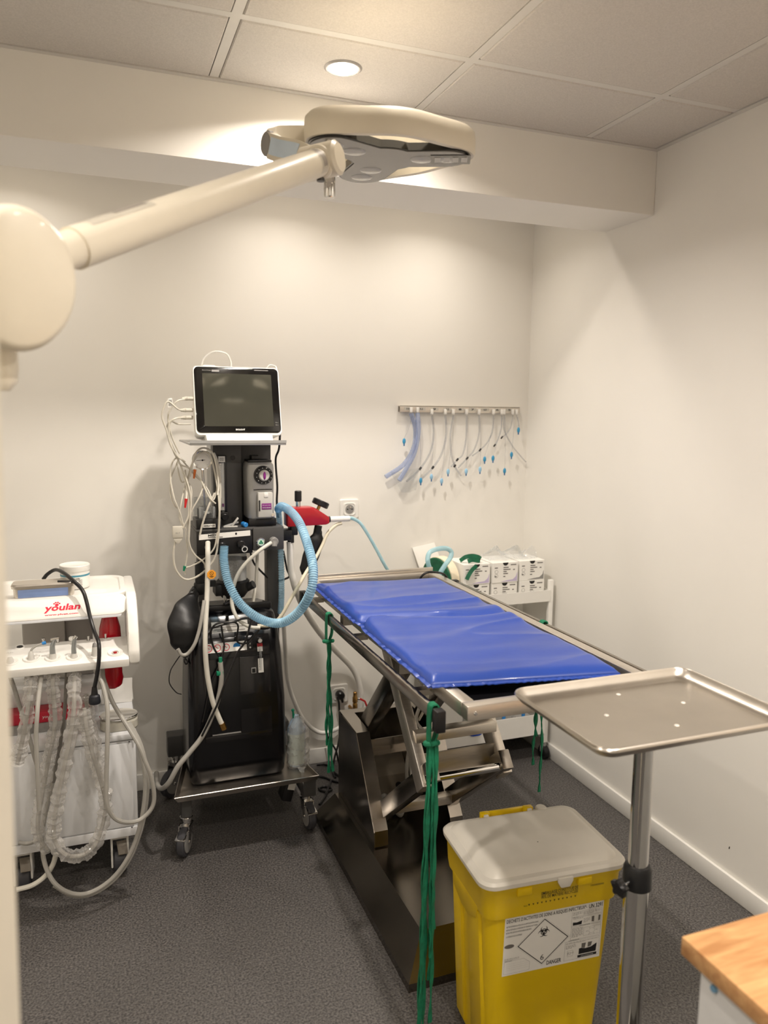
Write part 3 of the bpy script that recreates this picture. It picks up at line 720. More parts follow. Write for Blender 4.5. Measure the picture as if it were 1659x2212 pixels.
# ------------------------------------------------------------------ instrument tray stand
def build_stand():
    px,py = 0.985,1.155
    t = thing('instrument_stand', (px,py,0), 'stainless instrument tray on a chrome height adjustable pole', 'instrument stand')
    zt=0.948
    X0,X1,Y0,Y1 = 0.768,1.208,0.998,1.308
    mb=MB()
    lv=[(X0+.03,X1-.03,Y0+.03,Y1-.03,.02,zt-0.021),(X0+.022,X1-.022,Y0+.022,Y1-.022,.022,zt-0.020),(X0+.010,X1-.010,Y0+.010,Y1-.010,.026,zt-0.014),(X0+.006,X1-.006,Y0+.006,Y1-.006,.028,zt-0.003),
        (X0+.003,X1-.003,Y0+.003,Y1-.003,.03,zt+0.0005),(X0,X1,Y0,Y1,.032,zt-0.001),(X0-.001,X1+.001,Y0-.001,Y1+.001,.032,zt-0.005),(X0+.002,X1-.002,Y0+.002,Y1-.002,.03,zt-0.009),
        (X0+.009,X1-.009,Y0+.009,Y1-.009,.027,zt-0.018),(X0+.022,X1-.022,Y0+.022,Y1-.022,.022,zt-0.0225),(X0+.03,X1-.03,Y0+.03,Y1-.03,.02,zt-0.0228)]
    rr_loft(mb,lv); tr=mb.build('tray', M_TRAY, t, ang=50)
    for q in ((1336,1500),(1476,1518),(1310,1545),(1462,1567)):
        p=PX(*q,z=zt-0.021); MB().sphere((p.x,p.y,zt-0.0212),0.0042,10,(1.2,1.2,0.55)).build('rivet', mat('rivet_light',(232,228,220),0.35,0.3), tr)
    MB().box(px-0.06,px+0.06,py-0.05,py+0.05,zt-0.028,zt-0.0235,bev=0.001).build('mount_plate', M_STEEL, t)
    MB().cyl((px,py,zt-0.028),(px,py,0.55),0.0195,seg=56).build('inner_pole', M_CHROME, t)
    MB().cyl((px,py,0.59),(px,py,0.06),0.0245,seg=56).build('outer_pole', M_CHROME, t)
    c=MB().lathe([(0.0245,0.565),(0.029,0.566),(0.0275,0.605),(0.023,0.612),(0.0195,0.612)],(px,py,0),seg=28,cap=False).build('collar', M_RUBBER, t)
    d=Vector((-0.9,-0.25,0)).normalized(); p=Vector((px,py,0.582))
    MB().cyl(p+d*0.026,p+d*0.05,0.004).build('clamp_bolt', M_CHROME, c)
    # star knob
    mb=MB(); u=Vector((0,0,1)); v=d.cross(u); R=[]
    for h,k in ((0.048,0.8),(0.051,1),(0.060,1),(0.064,0.7)):
        R.append([mb.bm.verts.new(p+d*h+(u*math.cos(a)+v*math.sin(a))*k*(0.0165+0.0028*math.cos(5*a))) for a in [2*math.pi*i/40 for i in range(40)]])
    mb.loft(R); mb.build('clamp_knob', M_BLACK, c)
    # base: two steel feet with castors below the picture
    MB().box(px-0.17,px+0.17,py-0.02,py+0.02,0.055,0.085,bev=0.004).build('base_bar', M_CHROME, t)
    for sx in (-0.16,0.16):
        MB().box(px+sx-0.018,px+sx+0.018,py-0.28,py+0.05,0.055,0.085,bev=0.004).build('foot_bar', M_CHROME, t)
        for sy in (-0.26,0.03):
            MB().cyl((px+sx,py+sy,0.055),(px+sx,py+sy,0.04),0.008).build('castor_stem', M_CHROME, t)
            MB().cyl((px+sx-0.01,py+sy,0.025),(px+sx+0.01,py+sy,0.025),0.025,bev=0.003).build('castor_wheel', M_RUBBER, t)
build_stand()

# ------------------------------------------------------------------ counter in the right corner
def wood_mat():
    m=bpy.data.materials.new('oak_laminate'); m.use_nodes=True; nt=m.node_tree; b=nt.nodes['Principled BSDF']
    tc=nt.nodes.new('ShaderNodeTexCoord'); mp=nt.nodes.new('ShaderNodeMapping'); mp.inputs['Scale'].default_value=(2.2,14,14); mp.inputs['Rotation'].default_value=(0,0,math.radians(14))
    n=nt.nodes.new('ShaderNodeTexNoise'); n.inputs['Scale'].default_value=5; n.inputs['Detail'].default_value=6; n.inputs['Distortion'].default_value=0.6
    r=nt.nodes.new('ShaderNodeValToRGB')
    r.color_ramp.elements[0].position=0.3; r.color_ramp.elements[0].color=(lin(176),lin(126),lin(80),1)
    r.color_ramp.elements[1].position=0.7; r.color_ramp.elements[1].color=(lin(214),lin(168),lin(116),1)
    nt.links.new(tc.outputs['Object'],mp.inputs[0]); nt.links.new(mp.outputs[0],n.inputs['Vector']); nt.links.new(n.outputs['Fac'],r.inputs['Fac']); nt.links.new(r.outputs[0],b.inputs['Base Color'])
    b.inputs['Roughness'].default_value=0.42
    return m
M_WOOD=wood_mat()
zt=0.76
c0=PX(1472,2022,z=zt); 
t=thing('storage_counter',(c0.x+0.4,c0.y-0.25,0),'white cabinet with an oak worktop in the near corner','counter')
MB().box(c0.x,XR-0.01,c0.y-0.55,c0.y,zt-0.028,zt,bev=0.002).build('worktop', M_WOOD, t)
cb=MB().box(c0.x+0.02,XR-0.012,c0.y-0.54,c0.y-0.02,0.0,zt-0.028,bev=0.002).build('cabinet_body', M_WHITEM, t)
p=PX(1544,2135,x=c0.x+0.02)
MB().cyl((c0.x+0.0205,p.y,p.z),(c0.x+0.016,p.y,p.z),0.006,0.005).build('screw_cap', mat('blue_cap',(120,164,196),0.4), cb)
# ------------------------------------------------------------------ castors
def castor(root, x, y, ztop, r=0.05, yaw=0.0, frame_m=None, brake=True, wheel_m=None, w=0.026, name='castor', hub=None):
    frame_m = frame_m or M_CHROME; wheel_m = wheel_m or mat('castor_tyre',(62,62,66),0.5); hub = hub or M_GREY
    f=Vector((math.sin(yaw),-math.cos(yaw),0)); s=Vector((math.cos(yaw),math.sin(yaw),0))
    c=Vector((x,y,r))+f*(r*0.45)
    top=Vector((x,y,ztop))
    mb=MB().cyl(top,top-Vector((0,0,0.012)),0.022,bev=0.002).cyl(top-Vector((0,0,0.012)),top-Vector((0,0,0.03)),0.018)
    for k in (-1,1):
        o=s*(w/2+0.004)*k; th=s*0.0015
        a,b=top+Vector((0,0,-0.026))-f*0.020,top+Vector((0,0,-0.026))+f*0.024
        e=c+f*0.012; g=c-f*0.012
        mb.hexa([g+o-th,e+o-th,e+o+th,g+o+th,a+o-th,b+o-th,b+o+th,a+o+th])
    a=top+Vector((0,0,-0.028)); mb.bar(a-f*0.02,a+f*0.026,0.004,w+0.011,side=s)
    ca=mb.build(name, frame_m, root)
    prof=[(r*0.45,-w/2),(r*0.92,-w/2),(r,-w/2+0.005),(r,w/2-0.005),(r*0.92,w/2),(r*0.45,w/2)]
    MB().lathe(prof,c,s,32).build('wheel', wheel_m, ca)
    MB().cyl(c-s*(w/2+0.0022),c+s*(w/2+0.0022),r*0.72,seg=28).build('wheel_hub', hub, ca)
    MB().cyl(c-s*(w/2+0.008),c+s*(w/2+0.008),0.006,seg=10).build('axle', M_CHROME, ca)
    if brake:
        p=top+Vector((0,0,-0.036))+f*0.022
        MB().hexa([p-s*0.014+Vector((0,0,-0.004)),p+f*0.045-s*0.018+Vector((0,0,-0.022)),p+f*0.045+s*0.018+Vector((0,0,-0.022)),p+s*0.014+Vector((0,0,-0.004)),
                   p-s*0.014,p+f*0.045-s*0.018+Vector((0,0,-0.017)),p+f*0.045+s*0.018+Vector((0,0,-0.017)),p+s*0.014],bev=0.001).build('brake_pedal', frame_m, ca)
    return ca

# ------------------------------------------------------------------ anaesthesia machine
def build_machine():
    t=thing('anaesthesia_machine',(0.45,2.72,0),'dark grey anaesthesia machine on castors with vaporizer, gauges and shelf','medical machine')
    # wheeled base
    MB().box(0.230,0.264,2.515,2.549,0.13,0.212,bev=0.003).build('base_post', M_DKGREY, t)
    MB().box(0.222,0.70,2.925,2.985,0.165,0.25,bev=0.004).build('base_beam', M_DKGREY, t)
    MB().box(0.652,0.700,2.515,2.924,0.13,0.212,bev=0.004).build('base_beam', M_DKGREY, t)
    MB().box(0.279,0.651,2.80,2.87,0.14,0.212,bev=0.004).build('base_beam', M_DKGREY, t)
    castor(t,0.247,2.532,0.13,yaw=-0.45); castor(t,0.676,2.56,0.13,yaw=0.1,brake=True)
    castor(t,0.255,2.955,0.165,r=0.055,yaw=-0.9,brake=False); castor(t,0.676,2.955,0.165,r=0.055,yaw=0.3,brake=False)
    lo=[(0.216,2.474),(0.69,2.474),(0.632,2.80),(0.29,2.80)]; hi=[(0.203,2.458),(0.694,2.458),(0.634,2.80),(0.276,2.80)]
    mb=MB().hexa([(p[0],p[1],0.2125) for p in lo]+[(p[0],p[1],0.2165) for p in lo])
    for i,j in ((0,1),(3,0),(1,2)):
        a_,b_,c_,d_=Vector((*lo[i],0.2125)),Vector((*lo[j],0.2125)),Vector((*hi[j],0.236)),Vector((*hi[i],0.236))
        nn_=(b_-a_).cross(d_-a_).normalized()*0.0012
        mb._barf4(a_,b_,c_,d_,nn_)
    mb.build('base_tray', mat('tray_bronze',(170,162,152),0.3,0.9,var=0.08), t)
    # columns
    MB().box(0.584,0.63,2.78,2.83,0.212,1.03,bev=0.004).build('column', M_DKGREY, t)
    MB().box(0.335,0.372,2.80,2.85,0.212,1.03,bev=0.004).build('column', M_DKGREY, t)
    # main block
    MB().box(0.308,0.4975,2.60,2.80,1.012,1.092,bev=0.003).build('control_block', M_BLACK, t)
    gb=MB().box(0.498,0.606,2.595,2.83,1.020,1.10,bev=0.003).build('control_block', M_DKGREY, t)
    MB().box(0.308,0.606,2.598,2.83,1.0925,1.101,bev=0.002).build('deck_plate', M_DKGREY, t)
    st=MB().hexa([(0.316,2.5965,1.066),(0.489,2.5965,1.074),(0.489,2.5985,1.074),(0.316,2.5985,1.066),(0.316,2.5965,1.084),(0.489,2.5965,1.092),(0.489,2.5985,1.092),(0.316,2.5985,1.084)]).build('name_strip', M_PAPER, t)
    text('MEDU','strip_print',M_INK,st,(0.346,2.5962,1.0762),(1,0,0.046),(0,0,1),0.036,0.0075,bold=0.04)
    MB().box(0.346,0.395,2.5958,2.5966,1.0725,1.0745).box(0.437,0.443,2.5958,2.5966,1.079,1.086).build('strip_print', M_INK, st)
    # knobs and sockets on the front
    MB().cyl((0.455,2.60,1.047),(0.455,2.575,1.047),0.013,bev=0.002).build('knob', M_BLACK, t)
    k=MB().cyl((0.459,2.578,1.037),(0.462,2.560,1.034),0.0125,bev=0.002).build('knob', M_BLACK, t)
    MB().lathe([(0.0075,0),(0.0105,0)],(0.4625,2.5595,1.034),(0.17,-0.97,-0.15),seg=24,cap=False).build('scale_ring', M_WINK, k)
    sc=MB().cyl((0.389,2.60,1.047),(0.389,2.572,1.044),0.014,bev=0.002).build('hose_port', M_BLACK, t)
    MB().cyl((0.342,2.60,1.04),(0.342,2.582,1.038),0.008).build('hose_port', M_GREY, t)
    ps=PX(563,1171,y=2.594)
    ro=MB().cyl((ps.x,2.596,ps.z),(ps.x,2.588,ps.z),0.0155,bev=0.002,seg=28).build('gas_outlet', M_CHROME, t)
    MB().cyl((ps.x,2.588,ps.z),(ps.x,2.5865,ps.z),0.0115).build('outlet_face', mat('pale_green',(208,232,216),0.4), ro)
    mb=MB()
    for a in (90,210,330):
        c,s=math.cos(math.radians(a))*0.004,math.sin(math.radians(a))*0.004
        mb.cyl((ps.x+c,2.5866,ps.z+s),(ps.x+c,2.586,ps.z+s),0.0034,seg=10)
    mb.build('outlet_mark', M_GREEN, ro)
    pe=PX(590,1168,y=2.594)
    MB().cyl((pe.x,2.596,pe.z),(pe.x,2.57,pe.z),0.0145,bev=0.002).cyl((pe.x,2.575,pe.z),(pe.x-0.002,2.57,pe.z-0.016),0.010).build('gas_elbow', M_GREY, t)
    # rear panel with slots
    MB().box(0.382,0.478,2.69,2.80,1.10,1.386,bev=0.002).build('rear_panel', M_DKGREY, t)
    MB().box(0.478,0.592,2.735,2.80,1.10,1.386,bev=0.002).build('rear_panel', M_DKGREY, t)
    for (u,v) in ((503,989),(505,1121)):
        q=PX(u,v,y=2.69); MB().cyl((q.x,2.6905,q.z),(q.x,2.688,q.z),0.0085).build('plug_button', M_BLACK, t)
    MB().box(0.374,0.383,2.70,2.80,1.10,1.386).build('edge_strip', M_SILVER, t)
    # top shelf
    MB().box(0.285,0.602,2.535,2.86,1.386,1.3925,bev=0.002).box(0.285,0.602,2.533,2.537,1.3925,1.402).build('top_shelf', M_SILVER, t)
    # oxygen flow meter
    f=MB().box(0.393,0.424,2.675,2.689,1.135,1.345,bev=0.002).box(0.395,0.425,2.66,2.689,1.125,1.15,bev=0.003).build('flow_meter', M_BLACK, t)
    MB().box(0.399,0.415,2.6725,2.6755,1.155,1.318).build('scale_plate', M_PAPER, f)
    mb=MB()
    for k in range(26): mb.box(0.400,0.4035 if k%5 else 0.406,2.6719,2.6724,1.165+k*0.0058,1.1657+k*0.0058)
    mb.build('scale_marks', M_INK, f)
    MB().cyl((0.409,2.669,1.15),(0.409,2.669,1.322),0.0048,seg=14).build('glass_tube', M_CLEAR, f)
    MB().cyl((0.409,2.669,1.168),(0.409,2.669,1.178),0.004,seg=12).build('float', M_PURPLE, f)
    MB().cyl((0.411,2.66,1.137),(0.411,2.638,1.134),0.012,bev=0.002).build('flow_knob', M_RUBBER, f)
    pl=MB().box(0.396,0.4185,2.6725,2.675,1.322,1.342).build('gas_plate', M_PAPER, f)
    text('O2','plate_print',M_INK,pl,(0.4005,2.672,1.327),(1,0,0),(0,0,1),0.013,0.010)
    # pressure gauge
    g=PX(437,994,y=2.645)
    ga=MB().lathe([(0.030,0.03),(0.032,0.0),(0.032,-0.012),(0.0285,-0.0135)],(g.x,2.655,g.z),(0,1,0),seg=40).build('pressure_gauge', M_GREY, t)
    MB().cyl((g.x,2.6418,g.z),(g.x,2.6408,g.z),0.028,seg=40).build('dial', M_PAPER, ga)
    mb=MB()
    for k in range(25):
        a=math.radians(-45+270*k/24); c,s=math.cos(a),math.sin(a); r0=0.0225 if k%4 else 0.0205
        mb.bar((g.x+c*r0,2.6404,g.z+s*r0),(g.x+c*0.025,2.6404,g.z+s*0.025),0.0005,0.0005)
    mb.bar((g.x+0.009,2.640,g.z+0.001),(g.x-0.021,2.640,g.z-0.001),0.0014,0.0006,side=(0,1,0)).cyl((g.x,2.6405,g.z),(g.x,2.6385,g.z),0.003,seg=12)
    mb.build('needle', M_INK, ga)
    MB().lathe([(0.0285,-0.0138),(0.0325,-0.0148),(0.033,-0.010)],(g.x,2.655,g.z),(0,1,0),seg=40,cap=False).build('bezel', M_CHROME, ga)
    MB().cyl((g.x,2.66,g.z-0.028),(g.x+0.01,2.68,1.10),0.006).build('gauge_stem', M_CHROME, ga)
    # vaporizer
    mb=MB(); R=[]
    VX0,VX1,VY0,VY1=0.486,0.578,2.615,2.72
    rr_loft(mb,[(VX0+.004,VX1-.004,VY0+.004,VY1-.004,.018,1.128),(VX0,VX1,VY0,VY1,.020,1.134),(VX0-.002,VX1+.002,VY0-.002,VY1,.022,1.30),(VX0,VX1,VY0,VY1-.002,.02,1.315),(VX0+.006,VX1-.006,VY0+.008,VY1-.006,.016,1.322)])
    v=mb.build('vaporizer', M_SILVER, t, ang=40)
    MB().box(0.488,0.586,2.62,2.73,1.101,1.128,bev=0.004).build('vaporizer_base', M_BLACK, v)
    MB().box(0.492,0.575,2.64,2.715,1.320,1.330,bev=0.003).box(0.508,0.535,2.66,2.70,1.328,1.345,bev=0.003).build('vaporizer_cap', M_BLACK, v)
    d=PX(570,1027,y=2.60)
    MB().cyl((d.x,2.616,d.z),(d.x,2.596,d.z),0.033,0.031,seg=40,bev=0.003).build('dial_knob', M_BLACK, v)
    MB().cyl((d.x,2.596,d.z),(d.x,2.588,d.z),0.019,0.017,seg=32,bev=0.002).build('dial_grip', M_LGREY, v)
    MB().sphere((d.x,2.588,d.z),0.012,16,(0.42,0.3,1.15)).build('dial_inset', M_PURPLE, v)
    mb=MB()
    for k in range(12):
        a=2*math.pi*k/12+0.2; c,s=math.cos(a),math.sin(a)
        mb.bar((d.x+c*0.024,2.5955,d.z+s*0.024),(d.x+c*0.028,2.5955,d.z+s*0.028),0.0012,0.0006,side=(0,1,0))
    mb.build('dial_marks', M_WINK, v)
    MB().box(0.505,0.569,2.6115,2.6135,1.228,1.231).build('print_line', M_INK, v)
    fb=MB().box(0.516,0.568,2.592,2.614,1.135,1.222,bev=0.004).build('filler_block', M_LGREY, v)
    MB().box(0.536,0.551,2.5895,2.594,1.205,1.222,bev=0.003).build('filler_notch', M_WHITE, fb)
    lb=MB().box(0.528,0.562,2.5908,2.592,1.163,1.184,bev=0.0005).build('filler_label', M_PURPLE, fb)
    text('Fill only with','filler_print',M_WINK,lb,(0.531,2.5905,1.175),(1,0,0),(0,0,1),0.028,0.0042)
    text('ISOFLURANE','filler_print',M_WINK,lb,(0.531,2.5905,1.167),(1,0,0),(0,0,1),0.028,0.0042)
    MB().box(0.5185,0.523,2.5905,2.592,1.158,1.195).build('sight_glass', M_INK, fb)
    MB().box(0.553,0.574,2.595,2.603,1.135,1.150,bev=0.002).cyl((0.567,2.59,1.143),(0.567,2.61,1.143),0.006).build('filler_tap', M_CHROME, fb)
    # silver clip and blue plug lying on the deck
    q=PX(530,1138,y=2.605)
    MB().cyl((0.470,2.635,1.110),(0.477,2.608,1.109),0.0085,bev=0.002).build('blue_plug', M_BLUEP, t)
    # glass fluid jars on the left deck
    mb=MB().box(0.308,0.392,2.60,2.70,1.1015,1.135,bev=0.003); a=mb.build('jar_block', M_BLACK, t)
    pl=MB().box(0.330,0.372,2.5985,2.5999,1.107,1.119).build('jar_plate', M_PAPER, a)
    text('ASPIRATION','plate_print',M_INK,pl,(0.333,2.598,1.110),(1,0,0),(0,0,1),0.036,0.006,bold=0.02)
    for (xx,yy,r,h) in ((0.350,2.635,0.028,0.034),(0.338,2.68,0.030,0.060)):
        MB().lathe([(r,0.135+1.0),(r,0.135+1.0+h),(r*0.9,0.135+1.0+h+0.005),(r*0.88,0.135+1.0+h+0.004),(r*0.93,0.137+1.0)],(xx,yy,0.0005),seg=28,cap=False).build('glass_dome', M_CLEAR, a)
        MB().cyl((xx,yy,1.136),(xx,yy,1.136+h*0.45),r*0.55,seg=18).build('valve_disc', M_BLACK, a)
        MB().cyl((xx,yy,1.136+h*0.45),(xx,yy,1.136+h*0.6),r*0.45,seg=18).build('valve_disc', M_LGREY, a)
    # absorber canister under the block
    ab=MB().lathe([(0.010,0.845),(0.04,0.848),(0.056,0.870),(0.058,0.905),(0.050,0.912),(0.046,0.905)],(0.438,2.665,0),seg=32).build('absorber_bowl', M_RUBBER, t)
    MB().lathe([(0.0485,0.905),(0.0485,1.012),(0.0475,1.012),(0.0475,0.906)],(0.438,2.665,0),seg=32,cap=False).build('canister', M_CLEAR, ab)
    MB().cyl((0.438,2.665,0.906),(0.438,2.665,0.985),0.0465,seg=32).build('granule_fill', M_GRANULE, ab)
    MB().box(0.392,0.408,2.617,2.622,0.978,0.99).box(0.465,0.48,2.617,2.622,0.985,0.998).build('canister_mark', M_INK, ab)
    MB().box(0.372,0.404,2.63,2.70,0.86,0.90,bev=0.004).cyl((0.483,2.645,0.88),(0.505,2.63,0.895),0.014).build('bowl_bracket', M_RUBBER, ab)
    MB().cyl((0.405,2.635,0.905),(0.405,2.635,0.824),0.004).cyl((0.405,2.635,0.865),(0.405,2.635,0.845),0.006).build('bowl_rod', M_CHROME, ab)
    MB().bar((0.398,2.612,0.834),(0.455,2.65,0.846),0.010,0.012,bev=0.002).cyl((0.44,2.66,0.852),(0.44,2.66,0.828),0.012).build('release_lever', M_BLACK, ab)
    # bag stalk on the left
    MB().cyl((0.318,2.62,0.985),(0.318,2.62,0.90),0.015,seg=20).lathe([(0.018,0.915),(0.020,0.91),(0.020,0.89),(0.014,0.875)],(0.318,2.62,0)).box(0.318,0.372,2.612,2.63,0.90,0.92).build('bag_stalk', M_RUBBER, t)
    # black block on the right, carries the resuscitator
    MB().box(0.606,0.642,2.62,2.68,1.045,1.082,bev=0.004).build('side_socket', M_RUBBER, t)
    return t
build_machine()

# breathing bag
def bag(name,label,pts,rs,y,neck,flat=0.75):
    """pts: pixel centre line, rs: radii"""
    C=[PX(p[0],p[1],y=(p[2] if len(p)>2 else y)) for p in pts]; n=40
    Cs=smooth(C,n); mb=MB(); R=[]
    for i,c in enumerate(Cs):
        tt=i/n*(len(rs)-1); k=min(int(tt),len(rs)-2); f=tt-k; f=f*f*(3-2*f); r=rs[k]*(1-f)+rs[k+1]*f
        a,b=Cs[max(0,i-1)],Cs[min(n,i+1)]; d=(b-a).normalized(); x=Vector((0,1,0)).cross(d).normalized()
        R.append([mb.bm.verts.new(c+(x*math.cos(q)+Vector((0,1,0))*math.sin(q)*flat)*r*(1+0.05*math.cos(4*q+0.8)*(r>0.02))) for q in [2*math.pi*j/28 for j in range(28)]])
    mb.loft(R); o=mb.build(name,M_RUBBER,ang=60)
    return o
tag(bag('breathing_bag','', [(424,1270,2.615),(418,1285,2.60),(405,1320,2.555),(400,1350,2.53),(398,1385,2.52),(400,1412,2.52),(402,1420,2.52)],[0.014,0.018,0.046,0.056,0.044,0.014,0.006],2.60,None,flat=0.58),
    'black rubber breathing bag hanging on the left of the anaesthesia machine','breathing bag')

# ------------------------------------------------------------------ patient monitor
def build_monitor():
    t=thing('patient_monitor',(0.455,2.66,1.393),'white patient monitor with a dark screen on the top shelf','monitor')
    # tilt frame: local X right, V up the screen, N toward viewer
    bl=Vector((0.312,2.592,1.421)); tilt=math.radians(14)
    U=Vector((1,0,0)); V=Vector((0,math.sin(tilt),math.cos(tilt))); N=U.cross(V)   # points to -y side
    Wm,Hm=0.290,0.232
    def P(u,v,n=0): return bl+U*u+V*v+N*n
    def rr(u0,u1,v0,v1,r): return rrect(u0,u1,v0,v1,r)
    def slab(name,m,lv,par):
        mb=MB(); mb.loft([[mb.bm.verts.new(P(p[0],p[1],n)) for p in rr(a,b,c,d,r)] for a,b,c,d,r,n in lv]); return mb.build(name,m,par,ang=35)
    case=slab('casing',M_WHITE,[(0.03,Wm-0.03,0.02,Hm-0.03,0.02,-0.10),(0.005,Wm-0.005,0.0,Hm-0.005,0.018,-0.085),(0.0,Wm,-0.004,Hm,0.018,-0.03),(-0.001,Wm+0.001,-0.005,Hm+0.001,0.016,-0.008),(0.001,Wm-0.001,-0.003,Hm-0.001,0.015,-0.001)],t)
    gl=slab('front_glass',M_BLACKG,[(0.004,Wm-0.004,0.004,Hm-0.004,0.014,-0.003),(0.004,Wm-0.004,0.004,Hm-0.004,0.014,0.0006),(0.006,Wm-0.006,0.006,Hm-0.006,0.013,0.0014)],t)
    slab('screen',mat('dark_screen',(58,58,50),0.06,var=0.03,coat=0.5),[(0.030,0.262,0.026,0.206,0.002,0.0010),(0.030,0.262,0.026,0.206,0.002,0.0019)],gl)
    slab('alarm_light',M_WHITE,[(0.035,0.075,Hm-0.004,Hm+0.003,0.003,-0.012),(0.035,0.075,Hm-0.007,Hm+0.003,0.003,-0.001)],t)
    slab('status_bar',M_GREY,[(0.205,0.253,Hm-0.0125,Hm-0.0105,0.0008,0.0012),(0.205,0.253,Hm-0.0125,Hm-0.0105,0.0008,0.0018)],gl)
    text('BIOLIGHT','brand_print',M_WINK,gl,P(0.132,0.012,0.0018),U,V,0.031,0.0055,bold=0.03)
    text('AnyView','brand_print',M_GREY,gl,P(0.030,Hm-0.0185,0.0018),U,V,0.030,0.005)
    slab('brand_plate',M_GREY,[(0.062,0.087,Hm-0.020,Hm-0.0135,0.001,0.0012),(0.062,0.087,Hm-0.020,Hm-0.0135,0.001,0.0018)],gl)
    for k in range(2):
        text('=~','touch_mark',M_GREY,gl,P(0.268,0.030+0.008*k,0.0018),U,V,0.010,0.003)
    # foot and handle
    MB().hexa([(0.345,2.56,1.3935),(0.565,2.56,1.3935),(0.565,2.74,1.3935),(0.345,2.74,1.3935),(0.342,2.585,1.418),(0.568,2.585,1.418),(0.568,2.73,1.44),(0.342,2.73,1.44)],bev=0.006).build('foot', M_WHITE, t)
    # side connectors (left)
    for (u,v) in ((409,886),(409,902),(412,861)):
        q=PX(u,v,y=2.635); 
        MB().cyl((q.x+0.012,2.635,q.z),(q.x-0.012,2.635,q.z),0.0065,bev=0.001,seg=14).cyl((q.x-0.012,2.635,q.z),(q.x-0.028,2.635,q.z-0.001),0.0075,0.0045,seg=14).build('lead_plug', M_CABLE, t)
    # cable arcs behind the top
    MB().tube([PX(434,797,y=2.74),PX(440,775,y=2.74),PX(462,760,y=2.74),PX(488,764,y=2.74),PX(498,780,y=2.74),PX(499,797,y=2.74)],0.0035).build('rear_cable', M_LGREY, t)
    MB().tube([PX(575,797,y=2.74),PX(583,789,y=2.74),PX(595,792,y=2.74),PX(598,800,y=2.73)],0.003).build('rear_cable', M_LGREY, t)
build_monitor()
tag(MB().tube([PX(605,934,y=2.66),PX(604,955,y=2.675),PX(602,972,y=2.70),PX(596,988,y=2.722),PX(596,1010,y=2.728),PX(599,1050,y=2.728),PX(598,1085,y=2.73),PX(601,1118,y=2.748)],0.004).build('power_lead', M_BLACK),'thin black power lead dropping from the monitor behind the vaporizer','cable')

# grey sensor leads hanging left of the monitor
LEADS=[0]
def lead(pts,r,label,name='sensor_cable',m=None,y0=2.62,grp='grey sensor cables hanging from the monitor'):
    P=[]
    k=LEADS[0]; LEADS[0]+=1; off=((k*5)%17-8)*0.0022          # every cable keeps its own layer
    for i,p in enumerate(pts):
        if len(p)>2: P.append(PX(p[0],p[1],y=p[2])); continue
        z=PX(p[0],p[1],y=2.6).z; f=min(1,max(0,(z-1.20)/0.07))
        P.append(PX(p[0],p[1],y=2.566+0.046*f+off*(0.6+0.4*f)))
    return tag(MB().tube(P,r,n=max(24,9*len(P)),seg=7).build(name, m or M_CABLE), label, 'cable', grp)
GL='thin grey sensor cable looping down beside the pressure gauge'
lead([(400,886,2.635),(385,884),(362,868),(350,898),(360,930),(368,960),(383,985),(400,998)],0.0030,'grey sensor cable leaving the upper side plug of the monitor')
lead([(400,902,2.635),(380,904),(366,915),(366,945),(375,975),(392,1010),(405,1060),(408,1110),(396,1140)],0.0032,'grey sensor cable leaving the lower side plug, ending at the lead block')
lead([(402,862,2.635),(384,866),(370,882),(363,905),(372,945),(388,980)],0.0028,'grey cable from the topmost plug of the monitor')
lead([(412,916),(385,916),(368,910),(360,928),(372,962),(384,990),(380,1005),(370,1030),(368,1065),(376,1090),(384,1098)],0.0026,'grey cable from below the side plugs curving to the left of the bundle')
lead([(383,982),(390,1003),(410,1012),(432,1035),(446,1062),(455,1078),(466,1088)],0.0028,'grey cable passing right under the pressure gauge')
lead([(384,985),(372,1000),(368,1030),(376,1075),(388,1105),(395,1130),(400,1142)],0.0026,'grey cable at the outer left of the bundle reaching the lead block')
lead([(390,990),(407,1010),(424,1030),(438,1042),(450,1060),(460,1080),(468,1060),(470,1035)],0.0026,'grey cable zigzagging between gauge stem and flow meter')
lead([(410,1030),(420,985),(436,968),(456,975),(466,1000),(472,1045),(470,1070)],0.0034,'thick grey cable arched over the top of the pressure gauge')
lead([(402,1080),(406,1035),(418,996),(436,978),(452,980),(462,1010),(470,1055),(474,1100),(473,1145),(470,1175)],0.0034,'thick grey cable hung round the gauge and down past the deck')
lead([(462,978),(470,1000),(476,1050),(474,1110),(471,1160),(466,1200),(448,1228),(425,1246),(405,1252),(390,1245),(378,1225),(375,1195),(379,1168)],0.0036,'thick grey cable making the wide loop below the lead block')
lead([(412,1010),(400,1050),(391,1090),(388,1120),(400,1142)],0.0026,'grey cable running into the top of the lead block')
lead([(464,1065),(450,1095),(438,1130),(432,1155)],0.0034,'short grey cable ending at the name strip')
lead([(442,1045),(430,1075),(414,1105),(402,1150),(405,1190),(400,1225)],0.0026,'grey cable slanting across the jar block')
lead([(400,1015),(404,1050),(408,1090),(410,1130),(407,1180),(402,1215),(400,1240)],0.0026,'grey cable ending at the green clip')
lead([(398,1020),(412,1070),(411,1110),(408,1165),(418,1195),(440,1215),(444,1228)],0.0028,'grey cable ending at the orange warning tag')
lead([(470,1150),(462,1185),(440,1208),(415,1222),(402,1226)],0.0028,'grey cable from the wide hose end to the green clip')
lead([(386,985),(384,1010),(392,1040),(404,1040),(414,1060),(410,1100)],0.0024,'short grey cable twisted at the upper tie of the bundle')
